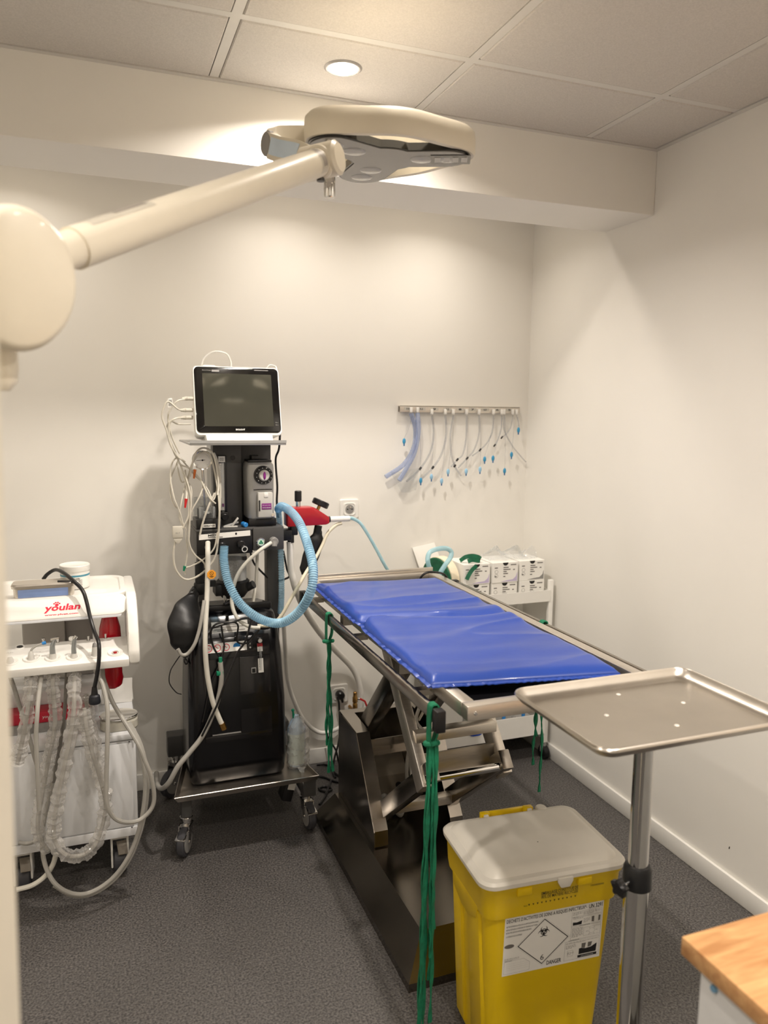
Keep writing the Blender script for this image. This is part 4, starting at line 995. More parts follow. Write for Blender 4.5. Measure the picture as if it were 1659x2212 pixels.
# lead block, coloured clips, barcode tag
q=PX(384,1152,y=2.566)
t=thing('lead_junction',(q.x,2.566,q.z-0.03),'beige lead connector block hanging among the grey cables','connector')
MB().box(q.x-0.017,q.x+0.017,2.560,2.572,q.z-0.016,q.z+0.024,bev=0.004).prism([(q.x-0.016,q.z-0.016),(q.x+0.016,q.z-0.016),(q.x+0.004,q.z-0.035),(q.x-0.004,q.z-0.035)],1,2.562,2.570,bev=0.002).build('block', M_CABLE, t)
text('BLT','block_print',M_GREY,t,(q.x-0.007,2.5595,q.z+0.0),(1,0,0),(0,0,1),0.014,0.004)
def clip(u,v,m,label,L=0.03):
    c=PX(u,v,y=(2.602 if v<1060 else 2.566)); 
    return tag(MB().cyl(c+Vector((0.002,0,L/2)),c+Vector((-0.002,0,-L/2)),0.0055,0.003,seg=10).build('electrode_clip',m),label,'clip')
clip(401,1087,mat('clip_red',(206,38,40),0.4),'small red electrode clip among the grey cables')
clip(420,1024,mat('clip_orange',(196,104,40),0.4),'small orange brown electrode clip below the gauge')
clip(398,1228,M_GREEN,'small green electrode clip at the end of a hanging cable',0.016)
q=PX(368,870,y=2.62); MB_=MB().hexa([(q.x-0.008,2.619,q.z-0.015),(q.x+0.008,2.619,q.z-0.012),(q.x+0.008,2.6196,q.z-0.012),(q.x-0.008,2.6196,q.z-0.015),(q.x-0.008,2.619,q.z+0.013),(q.x+0.006,2.619,q.z+0.016),(q.x+0.006,2.6196,q.z+0.016),(q.x-0.008,2.6196,q.z+0.013)])
bt=tag(MB_.build('cable_tag',M_PAPER),'white barcode tag on a cable left of the monitor','tag')
mb=MB()
for k in range(7): mb.box(q.x-0.006,q.x+0.005,2.6184,2.6188,q.z-0.010+k*0.003,q.z-0.0088+k*0.003)
mb.build('tag_print',M_INK,bt)
# orange round tag
q=PX(457,1241,y=2.5305); 
ot=tag(MB().prism([(q.x+0.0155*math.cos(math.radians(22.5+45*i)),q.z+0.0155*math.sin(math.radians(22.5+45*i))) for i in range(8)],1,2.5295,2.5325).build('warning_tag',M_ORANGE),'orange octagonal warning tag hanging in front of the absorber','tag')
mb=MB()
for i in range(20):
    a,b=2*math.pi*i/20,2*math.pi*(i+1)/20; mb.quad(*[(q.x+r*math.cos(k),2.5292,q.z+0.004+r*math.sin(k)) for r,k in ((0.005,a),(0.0064,a),(0.0064,b),(0.005,b))])
mb.bar((q.x-0.003,2.5292,q.z+0.007),(q.x+0.003,2.5292,q.z+0.001),0.0012,0.0004,side=(0,1,0))
mb.box(q.x-0.007,q.x+0.007,2.5289,2.5294,q.z-0.006,q.z-0.0045).box(q.x-0.004,q.x+0.004,2.5289,2.5294,q.z-0.0095,q.z-0.008)
mb.build('tag_print',M_INK,ot)
# silver clothes-peg like sensor clip on the deck
q=PX(502,1133,y=2.61)
t=thing('tongue_clip',(q.x,2.615,1.101),'silver tongue sensor clip lying on the machine deck','clip')
MB().bar((q.x-0.028,2.615,1.106),(q.x+0.022,2.625,1.118),0.006,0.010,side=(0,1,0),bev=0.001).build('jaw', M_SILVER, t)
MB().bar((q.x-0.03,2.615,1.105),(q.x+0.018,2.612,1.105),0.005,0.010,side=(0,1,0),bev=0.001).build('jaw', M_LGREY, t)
MB().bar((q.x+0.0,2.615,1.108),(q.x+0.02,2.612,1.135),0.006,0.009,side=(0,1,0),bev=0.001).build('jaw', M_LGREY, t)

# ------------------------------------------------------------------ breathing hoses
def corrugated(pts,r,label,name='breathing_hose',m=None,pitch=0.0075):
    P=smooth([Vector(p) for p in pts],400)
    L=sum((P[i+1]-P[i]).length for i in range(400)); k=L/pitch; n=int(k*5)
    P=smooth([Vector(p) for p in pts],n)
    mb=MB(); mb.tube(P,r,seg=16,spline=False,rf=lambda f:1+0.12*math.sin(2*math.pi*k*f))
    return tag(mb.build(name,m or M_BLUEHOSE,ang=80),label,'hose')
corrugated([PX(484,1180,y=2.575),PX(484,1215,y=2.56),PX(494,1260,y=2.53),PX(520,1305,y=2.50),PX(560,1336,y=2.45),PX(605,1346,y=2.40),PX(645,1322,y=2.34),PX(672,1275,y=2.29),PX(676,1225,y=2.32),PX(664,1175,y=2.41),PX(647,1130,y=2.51),PX(628,1105,y=2.58),PX(609,1094,y=2.64),PX(601,1100,y=2.68)],0.0140,'light blue corrugated breathing hose looping in front of the machine')
corrugated([PX(601,1098,y=2.70),PX(604,1130,y=2.71),PX(606,1180,y=2.72),PX(608,1240,y=2.73),PX(608,1290,y=2.735),PX(606,1325,y=2.74)],0.0105,'light blue hose running straight down beside the grey column')
def hose(pts,r,label,name,m,seg=10,cat='hose'):
    return tag(MB().tube(pts,r,seg=seg,n=12*len(pts)).build(name,m,ang=70),label,cat)
Y=2.585
hose([PX(449,1172,y=2.578),PX(449,1190,y=2.545),PX(449,1220,y=2.541),PX(448,1255,y=2.539),PX(447,1290,y=2.53),PX(443,1380,y=2.487),PX(447,1450,y=2.484),PX(458,1510,y=2.484),PX(472,1548,y=2.484),PX(482,1570,y=2.484)],0.0085,'thick milky white hose hanging in front of the concentrator with a brass end','gas_hose',M_TUBEW)
MB_=MB().cyl(PX(479,1562,y=2.484),PX(484,1575,y=2.484),0.0105,seg=8); tag(MB_.build('hose_fitting',M_BRASS),'brass nut on the end of the milky hose','fitting')
hose([PX(586,1172,y=2.565),PX(560,1190,y=2.55),PX(530,1218,y=2.56),PX(512,1245,y=2.57),PX(502,1280,y=2.58),PX(502,1310,y=2.57),PX(515,1338,y=2.55),PX(540,1354,y=2.54),PX(562,1356,y=2.535)],0.0065,'clear tube curving from the grey panel down to the concentrator','gas_tube',M_TUBEW)
hose([PX(441,1297,y=2.510),PX(437,1325,y=2.495),PX(430,1362,y=2.488),PX(420,1392,y=2.482),PX(405,1412,y=2.485),PX(392,1414,y=2.482),PX(384,1402,y=2.482)],0.006,'grey tube looping under the breathing bag','gas_tube',M_TUBEG)
hose([PX(476,1430,y=2.516),PX(478,1470,y=2.513),PX(468,1520,y=2.510),PX(440,1585,y=2.505),PX(410,1625,y=2.498),PX(385,1655,y=2.49),PX(365,1690,y=2.50),PX(350,1703,y=2.54),PX(340,1695,y=2.60),PX(338,1670,y=2.70)],0.0085,'pale grey drain hose running from the concentrator down to the castor','gas_hose',M_TUBEG)
MB_=MB().cyl(PX(476,1420,y=2.515),PX(477,1450,y=2.513),0.0062).box(*[v for v in (lambda c:(c.x-0.011,c.x+0.011,c.y-0.006,c.y+0.006,c.z-0.007,c.z+0.007))(PX(475,1454,y=2.513))],bev=0.002)
tag(MB_.build('hose_valve',M_GREEN),'green hose valve in the recess of the concentrator','valve')
def cord(pts,r,label,m=M_BLACK,name='mains_cable',y=2.52,grp=None):
    P=[PX(p[0],p[1],y=(p[2] if len(p)>2 else y)) for p in pts]
    return tag(MB().tube(P,r,seg=7,n=12*len(P)).build(name,m),label,'cable',grp)
cord([(436,1590,2.492),(452,1558,2.476),(470,1520,2.464),(490,1465,2.475),(512,1412,2.495),(530,1385,2.508),(540,1350,2.528),(545,1335,2.54)],0.0036,'black cord running diagonally over the front of the concentrator')
cord([(545,1340),(530,1335),(500,1345),(478,1345),(462,1352),(455,1370),(462,1400),(478,1425),(480,1428)],0.0036,'black cord looped over the label of the concentrator',y=2.536)
cord([(455,1358),(500,1345),(514,1352),(512,1385),(535,1388),(560,1360)],0.0032,'thin black cord lying across the concentrator sticker strip',y=2.547)
cord([(478,1350,2.556),(482,1380,2.553),(484,1400,2.550),(472,1440,2.540),(455,1480,2.528),(438,1560,2.523)],0.0032,'black cord hanging left of the concentrator recess')
cord([(392,1412,2.55),(378,1432,2.57),(368,1450,2.60),(366,1475,2.61),(380,1495,2.61),(392,1500,2.61)],0.0018,'very thin black cord hanging left of the concentrator')

# ------------------------------------------------------------------ oxygen concentrator
def build_conc():
    t=thing('oxygen_concentrator',(0.43,2.72,0.218),'tall black oxygen concentrator standing on the base tray of the machine','concentrator')
    mb=MB()
    def lv(z,gx,y0,r=0.035): return (0.262+gx,0.600-gx,y0,2.775,r,z)
    rr_loft(mb,[lv(0.2175,0.012,2.552,0.03),lv(0.235,0.004,2.538),lv(0.30,0.0,2.528),lv(0.50,0.002,2.535),lv(0.66,0.008,2.56),lv(0.74,0.014,2.585),lv(0.79,0.022,2.615),lv(0.805,0.034,2.635),lv(0.81,0.05,2.66)])
    b=mb.build('shell', mat('concentrator_black',(10,10,13),0.2,var=0.15,scale=8), t, ang=50)
    def fy(z):
        pts=[(0.235,2.538),(0.30,2.528),(0.50,2.535),(0.66,2.56),(0.74,2.585),(0.79,2.615)]
        for (z0,y0),(z1,y1) in zip(pts,pts[1:]):
            if z<=z1: return y0+(y1-y0)*(z-z0)/(z1-z0)
        return 2.615
    def panel(name,m,x0,x1,z0,z1,e,par,th=0.003,bev=0.0):
        return MB().hexa([(x0,fy(z0)-e,z0),(x1,fy(z0)-e,z0),(x1,fy(z0)-e+th,z0),(x0,fy(z0)-e+th,z0),(x0,fy(z1)-e,z1),(x1,fy(z1)-e,z1),(x1,fy(z1)-e+th,z1),(x0,fy(z1)-e+th,z1)],bev).build(name,m,par)
    def zx(u,v,y): q=PX(u,v,y=y); return q.x,q.z
    # raised front panel with recess
    G=mat('concentrator_panel',(24,23,24),0.14,var=0.1)
    fp=MB()
    def pb(x0,x1,z0,z1,e,th): 
        fp.hexa([(x0,fy(z0)-e,z0),(x1,fy(z0)-e,z0),(x1,fy(z0)-e+th,z0),(x0,fy(z0)-e+th,z0),(x0,fy(z1)-e,z1),(x1,fy(z1)-e,z1),(x1,fy(z1)-e+th,z1),(x0,fy(z1)-e+th,z1)],0.0015)
    pb(0.316,0.336,0.40,0.66,0.006,0.010); pb(0.438,0.545,0.40,0.66,0.006,0.010); pb(0.316,0.545,0.66,0.728,0.006,0.010); pb(0.316,0.545,0.378,0.40,0.006,0.010)
    fp.build('front_panel', G, b)
    panel('recess_lip',M_GREY,0.34,0.436,0.402,0.405,0.0062,b,0.004)
    s1=panel('sticker_strip',M_PAPER,0.322,0.466,0.682,0.712,0.0072,b,0.0015)
    mb=MB()
    for k,cx in enumerate((0.337,0.366,0.396)):
        cz=0.697; y=fy(cz)-0.0076
        for i in range(20):
            a,c=2*math.pi*i/20,2*math.pi*(i+1)/20
            mb.quad(*[(cx+r*math.cos(q),fy(cz+r*math.sin(q))-0.0077,cz+r*math.sin(q)) for r,q in ((0.0095,a),(0.0118,a),(0.0118,c),(0.0095,c))])
        mb.bar((cx-0.0075,y-0.0002,cz+0.0075),(cx+0.0075,y-0.0002,cz-0.0075),0.0018,0.0003,side=(0,1,0))
    mb.build('warning_marks',M_REDINK,s1)
    MB().cyl((0.432,fy(0.697)-0.0068,0.697),(0.432,fy(0.697)-0.0078,0.697),0.0125,seg=24).build('info_mark',M_BLUEP,s1)
    s2=panel('rating_label',M_LGREY,0.352,0.476,0.742,0.776,0.0015,b,0.003)
    mb=MB()
    for (x0,x1,z) in ((0.392,0.448,0.764),(0.36,0.47,0.758),(0.36,0.40,0.752),(0.37,0.465,0.747)): mb.hexa([(x0,fy(z)-0.002,z),(x1,fy(z)-0.002,z),(x1,fy(z)-0.0015,z),(x0,fy(z)-0.0015,z),(x0,fy(z+.0022)-0.002,z+.0022),(x1,fy(z+.0022)-0.002,z+.0022),(x1,fy(z+.0022)-0.0015,z+.0022),(x0,fy(z+.0022)-0.0015,z+.0022)])
    mb.build('label_print',M_INKG,s2)
    sw=panel('rocker_switch',M_BLACK,0.468,0.487,0.683,0.709,0.011,b,0.007,0.001)
    mb=MB(); mb.box(0.4765,0.478,fy(0.702)-0.0118,fy(0.702)-0.011,0.699,0.705); mb.cyl((0.477,fy(0.69)-0.0105,0.69),(0.477,fy(0.69)-0.0118,0.69),0.003,seg=12); mb.build('switch_mark',M_WINK,sw)
    fl=panel('flow_gauge',M_LGREY,0.502,0.520,0.602,0.70,0.0085,b,0.004)
    panel('gauge_band',M_RED,0.502,0.520,0.690,0.70,0.0092,fl,0.001)
    mb=MB()
    for k in range(14): mb.box(0.504 if k%3 else 0.503,0.508,fy(0.61+k*0.0055)-0.0094,fy(0.61+k*0.0055)-0.0086,0.612+k*0.0055,0.6128+k*0.0055)
    mb.build('gauge_marks',M_INK,fl)
    MB().cyl((0.511,fy(0.65)-0.011,0.608),(0.511,fy(0.68)-0.013,0.69),0.004,seg=10).build('gauge_tube',M_CLEAR,fl)
    q=MB().cyl((0.511,fy(0.712)-0.004,0.712),(0.511,fy(0.712)-0.020,0.711),0.0105,bev=0.002).build('gauge_knob',M_BLACK,fl)
    MB().cyl((0.511,fy(0.712)-0.020,0.711),(0.511,fy(0.712)-0.0208,0.711),0.007).build('knob_face',M_LGREY,q)
    h=panel('hour_meter',M_GREY,0.478,0.494,0.602,0.62,0.0075,b,0.003)
    panel('meter_window',M_BLACKG,0.480,0.492,0.604,0.618,0.0082,h,0.002)
    # carry handle at the top
    MB().box(0.33,0.57,2.64,2.66,0.80,0.825,bev=0.006).build('top_handle', M_BLACK, t)
    MB().tube([(0.262,2.60,0.66),(0.258,2.585,0.655),(0.262,2.575,0.648),(0.268,2.585,0.652)],0.003,closed=True,n=20).build('side_hook', M_BLACK, t)
build_conc()

# plastic bag with bottle on the tray, adapter below
def crumple(name,m,f,nu,nv,parent=None,amp=0.006,fr=40,seed=0,zmin=None):
    mb=MB()
    def g(u,v):
        p=Vector(f(u,v)); q=p*fr+Vector((seed,seed*2.1,0))
        p=p+Vector((noise.noise(q),noise.noise(q+Vector((9,0,0))),noise.noise(q+Vector((0,9,0)))))*amp
        if zmin is not None: p.z=max(p.z,zmin)
        return p
    mb.grid(g,nu,nv); return mb.build(name,m,parent,ang=18)
t=thing('solution_bottle',(0.645,2.585,0.218),'plastic bottle wrapped in a clear bag on the machine tray','bottle')
MB().lathe([(0.026,0.219),(0.03,0.224),(0.031,0.36),(0.022,0.385),(0.010,0.40),(0.010,0.408)],(0.648,2.60,0),seg=24).build('bottle_body', mat('blue_white_bottle',(188,206,224),0.35), t)
MB().lathe([(0.0316,0.23),(0.0316,0.345)],(0.648,2.60,0),seg=24,cap=False).build('bottle_label', mat('paper_green',(214,226,220),0.6), t)
MB().cyl((0.667,2.62,0.225),(0.667,2.62,0.355),0.02,bev=0.004).build('blue_back', mat('deep_blue',(40,84,176),0.35), t)
q=PX(641,1540,y=2.58); MB().cyl((0.64,2.60,0.398),(0.636,2.598,0.425),0.005,0.0035).sphere((0.636,2.598,0.428),0.006,10).build('green_cap', M_GREEN, t)
crumple('plastic_wrap',M_FILM,lambda u,v:(0.653+(0.040-0.008*v*v)*math.cos(2*math.pi*u)*(1-0.75*max(0,v-0.75)/0.25),2.588+0.036*math.sin(2*math.pi*u)*(1-0.6*max(0,v-0.75)/0.25),0.222+0.19*v),34,22,t,0.009,55,3)
q=PX(654,1682,y=2.50)
crumple('wrap_corner',M_FILM,lambda u,v:(0.638+0.03*u*(1-v),2.54-0.075*v,0.236-0.03*v*(v>0.6)),6,10,t,0.004,60,5)
q=PX(628,1738,y=2.60)
t=thing('power_adapter',(0.635,2.62,0.085),'black power adapter hanging under the tray edge with a white rating sticker','adapter')
M_=rot('Y',16,(0.632,2.62,0.13))@Matrix.Translation((-0.013,-0.004,0))
MB().box(0.612,0.650,2.585,2.65,0.085,0.165,bev=0.005,M=M_).build('adapter_case', M_BLACK, t)
MB().box(0.622,0.648,2.5835,2.585,0.132,0.160,M=M_).build('adapter_sticker', M_PAPER, t)
MB().tube([(0.632,2.62,0.165),(0.634,2.64,0.19),(0.638,2.66,0.2125)],0.0035).build('adapter_lead', M_BLACK, t)
# loose black cords on the floor between the machine and the table
def fl(u,v,z=0.006): p=PX(u,v,z=z); return p
FL='loose black power cord lying on the floor beside the table base'
def fcord(pts,lab): return tag(MB().tube(pts,0.0045,seg=7,n=14*len(pts)).build('floor_cable',M_BLACK),lab,'cable','loose cords on the floor by the table base')
fcord([fl(684,1652),fl(700,1651),fl(712,1656),fl(722,1668),fl(735,1678),fl(748,1684)],'black cord running along the baseboard to the table base')
fcord([fl(686,1677),fl(700,1679),fl(720,1687),fl(738,1690),fl(752,1690)],'black cord on the floor in front of the laces')
fcord([fl(689,1703),fl(700,1699),fl(712,1702),fl(716,1706),fl(705,1710),fl(693,1707),fl(688,1703)],'coiled black cord on the floor by the machine castor')
fcord([fl(715,1686),fl(711,1697,0.0145),fl(708,1704,0.015),fl(705,1713,0.0145),fl(702,1722),fl(690,1738)],'black cord crossing the coil on the floor')
cord([(728,1505,2.99),(732,1518,2.985),(733,1540,2.985),(734,1560,2.98),(734,1585,2.97),(730,1610,2.95),(722,1640,2.93),(719,1668,2.90),(725,1680,2.86)],0.0042,'black cord dropping from the lower wall socket to the floor')
cord([(704,1578,2.98),(708,1590,2.97),(716,1605,2.97),(726,1622,2.97),(730,1640,2.965),(733,1650,2.96)],0.004,'black cord curving behind the green laces by the wall')

# ------------------------------------------------------------------ red resuscitator
def build_red():
    y=2.66
    t=thing('resuscitator',(0.69,y,1.05),'red manual ventilator block with black knobs beside the machine','ventilator')
    def P(u,v): q=PX(u,v,y=y); return (q.x,q.z)
    MB().prism([P(616,1096),P(668,1094),P(676,1095),P(707,1115),P(707,1128),P(700,1131),P(617,1136)],1,y-0.03,y+0.03,bev=0.003).build('red_block', M_RED, t)
    a=P(644,1094); b=P(644,1060)
    MB().cyl((a[0],y,a[1]-0.002),(a[0],y,a[1]+0.018),0.0085).build('knob_neck', M_CHROME, t)
    MB().cyl((a[0],y,a[1]+0.018),(a[0],y,b[1]),0.0125,bev=0.002,seg=18).build('top_knob', M_BLACK, t)
    c=PX(692,1088,y=y); d=Vector((0.42,0,0.9)).normalized()
    MB().cyl(Vector((c.x-0.012,y,c.z-0.026)),Vector((c.x,y,c.z)),0.006).build('gauge_neck', M_BRASS, t)
    MB().cyl(Vector((c.x,y,c.z))-d*0.009,Vector((c.x,y,c.z))+d*0.013,0.031,bev=0.003,seg=30).build('pressure_dial', M_BLACK, t)
    e=PX(708,1122,y=y); f=PX(755,1120,y=y)
    MB().cyl((e.x-0.002,y,e.z),(e.x+0.008,y,e.z),0.0115).build('outlet_ring', M_RUBBER, t)
    MB().cyl((e.x+0.008,y,e.z),(f.x,y,f.z),0.0105,bev=0.001,seg=18).build('outlet_sleeve', M_WHITE, t)
    g=PX(628,1140,y=y); h=PX(626,1172,y=y)
    MB().box(0.641,g.x+0.02,y-0.028,y+0.028,g.z-0.024,g.z+0.012,bev=0.004).cyl((g.x,y,g.z-0.02),(g.x,y,h.z),0.012).build('inlet_socket', M_RUBBER, t)
    MB().box(0.640,g.x,y-0.012,y+0.012,1.05,1.075).build('mount_arm', M_RUBBER, t)
    k=PX(688,1135,y=y); l=PX(685,1150,y=y)
    MB().cyl((k.x,y,k.z),(l.x,y,l.z),0.014).build('bag_neck', M_RUBBER, t)
build_red()
tag(bag('breathing_bag','',[(685,1142),(686,1152),(682,1170),(672,1200),(660,1228),(655,1242)],[0.013,0.017,0.030,0.030,0.022,0.008],2.66,None,flat=0.5),'black rubber bag hanging below the red ventilator block','breathing bag')
Y=2.66
hose([PX(626,1170,y=Y),PX(627,1190,y=Y),PX(629,1230,y=Y),PX(634,1255,y=2.66),PX(640,1275,y=2.68),PX(660,1320,y=2.78),PX(690,1365,y=2.90),PX(725,1405,y=2.96),PX(757,1438,y=2.99),PX(772,1465,y=3.0),PX(779,1500,y=3.005),PX(776,1545,y=3.01)],0.0125,'thick white hose running from the ventilator down to the wall','gas_hose',M_WHITE)
hose([PX(612,1330,y=2.88),PX(616,1400,y=2.95),PX(622,1470,y=2.99),PX(640,1525,y=3.0),PX(660,1560,y=3.0),PX(690,1582,y=3.005),PX(720,1578,y=3.005),PX(742,1566,y=3.01)],0.009,'white hose sagging along the back wall under the lower socket','gas_hose',M_WHITE)
hose([PX(753,1119,y=2.66),PX(762,1120,y=2.66),PX(778,1130,y=2.66),PX(795,1155,y=2.66),PX(812,1185,y=2.66),PX(828,1215,y=2.66),PX(838,1232,y=2.67),PX(852,1250,y=2.68)],0.0062,'thin pale blue tube arching from the ventilator down behind the table','gas_tube',M_BLUETUBE)
hose([PX(738,1130,y=2.66),PX(725,1135,y=2.66),PX(708,1152,y=2.65),PX(695,1180,y=2.64),PX(680,1208,y=2.62),PX(662,1235,y=2.59),PX(645,1265,y=2.57),PX(622,1305,y=2.56),PX(606,1332,y=2.56),PX(585,1350,y=2.57),PX(556,1352,y=2.575)],0.0062,'clear yellowish tube crossing behind the blue hose loop','gas_tube',mat('yellowish_tube',(222,214,190),0.35))
cord([(540,1190),(548,1215),(560,1230),(575,1245),(578,1248)],0.0038,'thin black cord behind the absorber canister',y=2.77)
cord([(612,1190),(617,1215),(620,1230),(625,1245),(612,1252),(600,1255)],0.0038,'thin black cord right of the grey column',y=2.76)
hose([PX(556,1190,y=2.68),PX(555,1220,y=2.68),PX(553,1260,y=2.662),PX(549,1285,y=2.652),PX(547,1299,y=2.65)],0.006,'white tube hanging straight down behind the blue hose loop','gas_tube',M_TUBEW)
# ------------------------------------------------------------------ dental unit
def build_dental():
    t=thing('dental_unit',(-0.15,2.62,0),'white mobile dental unit with instrument bar and cabinet on castors','dental unit')
    XA,XB=-0.42,0.088
    cab=MB().box(XA,XB,2.43,2.86,0.15,0.468,bev=0.006).build('cabinet', M_WHITEM, t)
    MB().box(XA,XB+0.003,2.422,2.862,0.472,0.492,bev=0.004).build('cabinet_top', M_WHITEM, t)
    MB().box(XA+0.005,XB-0.012,2.4235,2.4305,0.185,0.462,bev=0.002).build('cabinet_door', M_WHITEM, cab)
    MB().box(XA,XB-0.003,2.4225,2.4305,0.152,0.181,bev=0.002).build('plinth_panel', M_WHITEM, cab)
    for zz in (0.466,0.18):
        MB().box(XB-0.022,XB-0.018,2.4222,2.4235,zz-0.0015,zz+0.0015).build('panel_dot', M_INK, cab)
    # raised box behind on the cabinet top
    MB().box(XA,-0.02,2.60,2.86,0.4925,0.60,bev=0.004).build('rear_box', M_WHITEM, t)
    # column to the console
    MB().box(-0.245,-0.115,2.70,2.80,0.60,0.90,bev=0.006).build('column', M_LGREY, t)
    MB().box(-0.115,-0.03,2.72,2.80,0.60,0.90,bev=0.004).build('column', mat('mid_grey_metal',(168,166,162),0.45), t)
    # top tray
    Z=0.938
    mb=MB()
    def ol(g,r): return rrect(XA+g,0.078-g,2.452+g,2.735-g,r)
    R=[[mb.bm.verts.new((p[0],p[1],z)) for p in ol(g,r)] for g,r,z in ((0.004,0.05,Z-0.035),(0.0,0.055,Z-0.028),(0.0,0.055,Z-0.004),(0.004,0.052,Z),(0.018,0.04,Z),(0.022,0.036,Z-0.006))]
    mb.loft(R); mb.build('top_tray', M_WHITE, t, ang=40)
    # logo face in front of the tray, rounded at its right end
    def slab(name,prof,x0,x1,m,par=t,bev=0.004): return MB().prism(prof,0,x0,x1,bev).build(name,m,par)
    P0,P1=Vector((0,2.452,0.936)),Vector((0,2.405,0.884))
    up=(P0-P1).normalized(); nn=Vector((0,-up.z,up.y))
    mb=MB(); R=[]
    for e,g in ((-0.012,0.0),(0.0,0.0),(0.0015,0.002)):
        pts=rrect(-0.42,0.075,0.0,(P0-P1).length,0.026)
        R.append([mb.bm.verts.new(Vector((0,P1.y,P1.z))+Vector((p[0],0,0))+up*p[1]+nn*e) for p in [(min(max(q[0],-0.42+g),0.075-g),min(max(q[1],g),(P0-P1).length-g)) for q in pts]])
    mb.loft(R); fc=mb.build('logo_face', M_WHITE, t, ang=40)
    MB().hexa([(-0.42,2.403,0.874),(0.055,2.403,0.874),(0.055,2.46,0.885),(-0.42,2.46,0.885),(-0.42,2.405,0.883),(0.06,2.405,0.883),(0.06,2.46,0.90),(-0.42,2.46,0.90)],bev=0.003).build('tray_front', mat('cool_white',(214,216,220),0.35), t)
    o=PX(95,1333,y=2.43); o2=PX(172,1328,y=2.43)
    B=Vector((o.x,P1.y,P1.z))+up*0.018+nn*0.002
    wdt=o2.x-o.x
    text('youlan','brand_logo',M_REDINK,fc,B,(1,0,0),up+Vector((0.22,0,0)),wdt,0.029,bold=0.03)
    text('www.ylvet.com','brand_logo',M_REDINK,fc,B-up*0.010+Vector((0.003,0,0)),(1,0,0),up,wdt-0.006,0.0068,bold=0.03)
    mb=MB()
    for (dx,dz,r) in ((0.0,0.0,0.0045),(-0.0075,0.0045,0.0022),(-0.003,0.0082,0.0023),(0.003,0.0082,0.0023),(0.0075,0.0045,0.0022)):
        c=B+Vector((wdt*0.37+dx,0,0))+up*(0.026+dz)+nn*0.0002
        mb.bm.faces.new([mb.bm.verts.new(c+Vector((r*1.15*math.cos(a),0,0))+up*r*math.sin(a)) for a in [2*math.pi*i/14 for i in range(14)]])
    mb.build('paw_mark',M_REDINK,fc)
    # right cheek joining tray and bar
    prof=[(2.735,0.932),(2.735,0.90),(2.60,0.79),(2.46,0.738),(2.345,0.738),(2.322,0.752),(2.318,0.785),(2.34,0.84),(2.375,0.89),(2.42,0.925),(2.46,0.937)]
    # opening is between bar and tray; cheek is a curved plate
    slab('side_cheek',prof,0.072,0.104,M_WHITE,t,0.008)
    # instrument bar: slanted white panel
    A0,A1=Vector((0,2.445,0.802)),Vector((0,2.315,0.773))
    bar=MB().prism([(2.445,0.802),(2.445,0.785),(2.33,0.742),(2.312,0.746),(2.308,0.770),(2.316,0.7732)],0,-0.42,0.0725,bev=0.003).build('instrument_bar', M_WHITE, t)
    bu=(A0-A1).normalized(); bn=Vector((0,-bu.z,bu.y))
    def onbar(u,v):
        # intersect the pixel ray with the bar top plane
        c=Vector((0,0,CAM_Z)); r=RM@Vector((u-W/2,-(v-H_PX/2),-FPX))
        k=(A1-c).dot(bn)/r.dot(bn); return c+r*k
    hold=[]
    for u,v in ((22,1430),(67,1423),(114,1421),(160,1419),(205,1415),(249,1410)):
        p=onbar(u,v); hold.append(p)
        h=MB().lathe([(0.0225,0.0005),(0.021,0.004),(0.015,0.0015),(0.010,-0.002)],p,bn,seg=28,cap=False).build('holder_cup', M_WHITE, bar)
        MB().lathe([(0.0105,0.0008),(0.0095,0.0025),(0.008,0.001)],p,bn,seg=24,cap=False).build('holder_ring', M_LGREY, h)
    for u,v,lab in ((12,1412,'Air'),(70,1410,'Scaling'),(200,1396,'Ultrasonic')):
        q=onbar(u,v); text(lab,'bar_print',M_INKG,bar,q+bn*0.0006,(1,0,0),bu,0.022,0.0035)
    for u,v,tall in ((94,1391,1),(125,1388,1),(155,1384,2),(191,1384,3),(228,1379,3)):
        q=onbar(u,v); 
        MB().cyl(q,q+bn*0.003,0.0058,seg=16).build('toggle_base', M_CHROME, bar)
        if tall==1: MB().cyl(q,q+Vector((0,0,0.014)),0.0032).cyl(q+Vector((0,0,0.014)),q+Vector((0,0,0.018)),0.0052).build('toggle', M_CHROME, bar)
        elif tall==2: MB().cyl(q,q+Vector((0,0,0.013)),0.009,0.0085,bev=0.003).build('toggle', M_WHITE, bar)
        else: MB().cyl(q,q+Vector((0,0,0.014)),0.002,0.0032,seg=10).build('toggle', M_LGREY, bar)
    q=onbar(43,1398); 
    MB().lathe([(0.009,0.002),(0.013,0.0025),(0.015,0.0003)],q,bn,seg=24,cap=False).build('drain_ring', M_WHITE, bar)
    MB().cyl(q+bn*0.0004,q+bn*0.0012,0.009,seg=20).build('drain_mesh', M_DKGREY, bar)
    # red water bottle hanging on the right
    r=0.033; bx,by=0.024,2.495
    mb=MB(); R=[]
    for z,k in ((0.89,0.35),(0.88,0.45),(0.85,0.72),(0.82,0.95),(0.79,1.0),(0.67,1.0),(0.655,1.0),(0.632,0.86),(0.626,0.7)):
        R.append([mb.bm.verts.new((bx+math.cos(a)*r*k*(1+(0.10*math.cos(5*a) if z<0.66 else 0)),by+math.sin(a)*r*k*(1+(0.10*math.cos(5*a) if z<0.66 else 0)),z)) for a in [2*math.pi*i/30 for i in range(30)]])
    mb.loft(R); mb.build('red_bottle', M_REDCLEAR, t, ang=50)
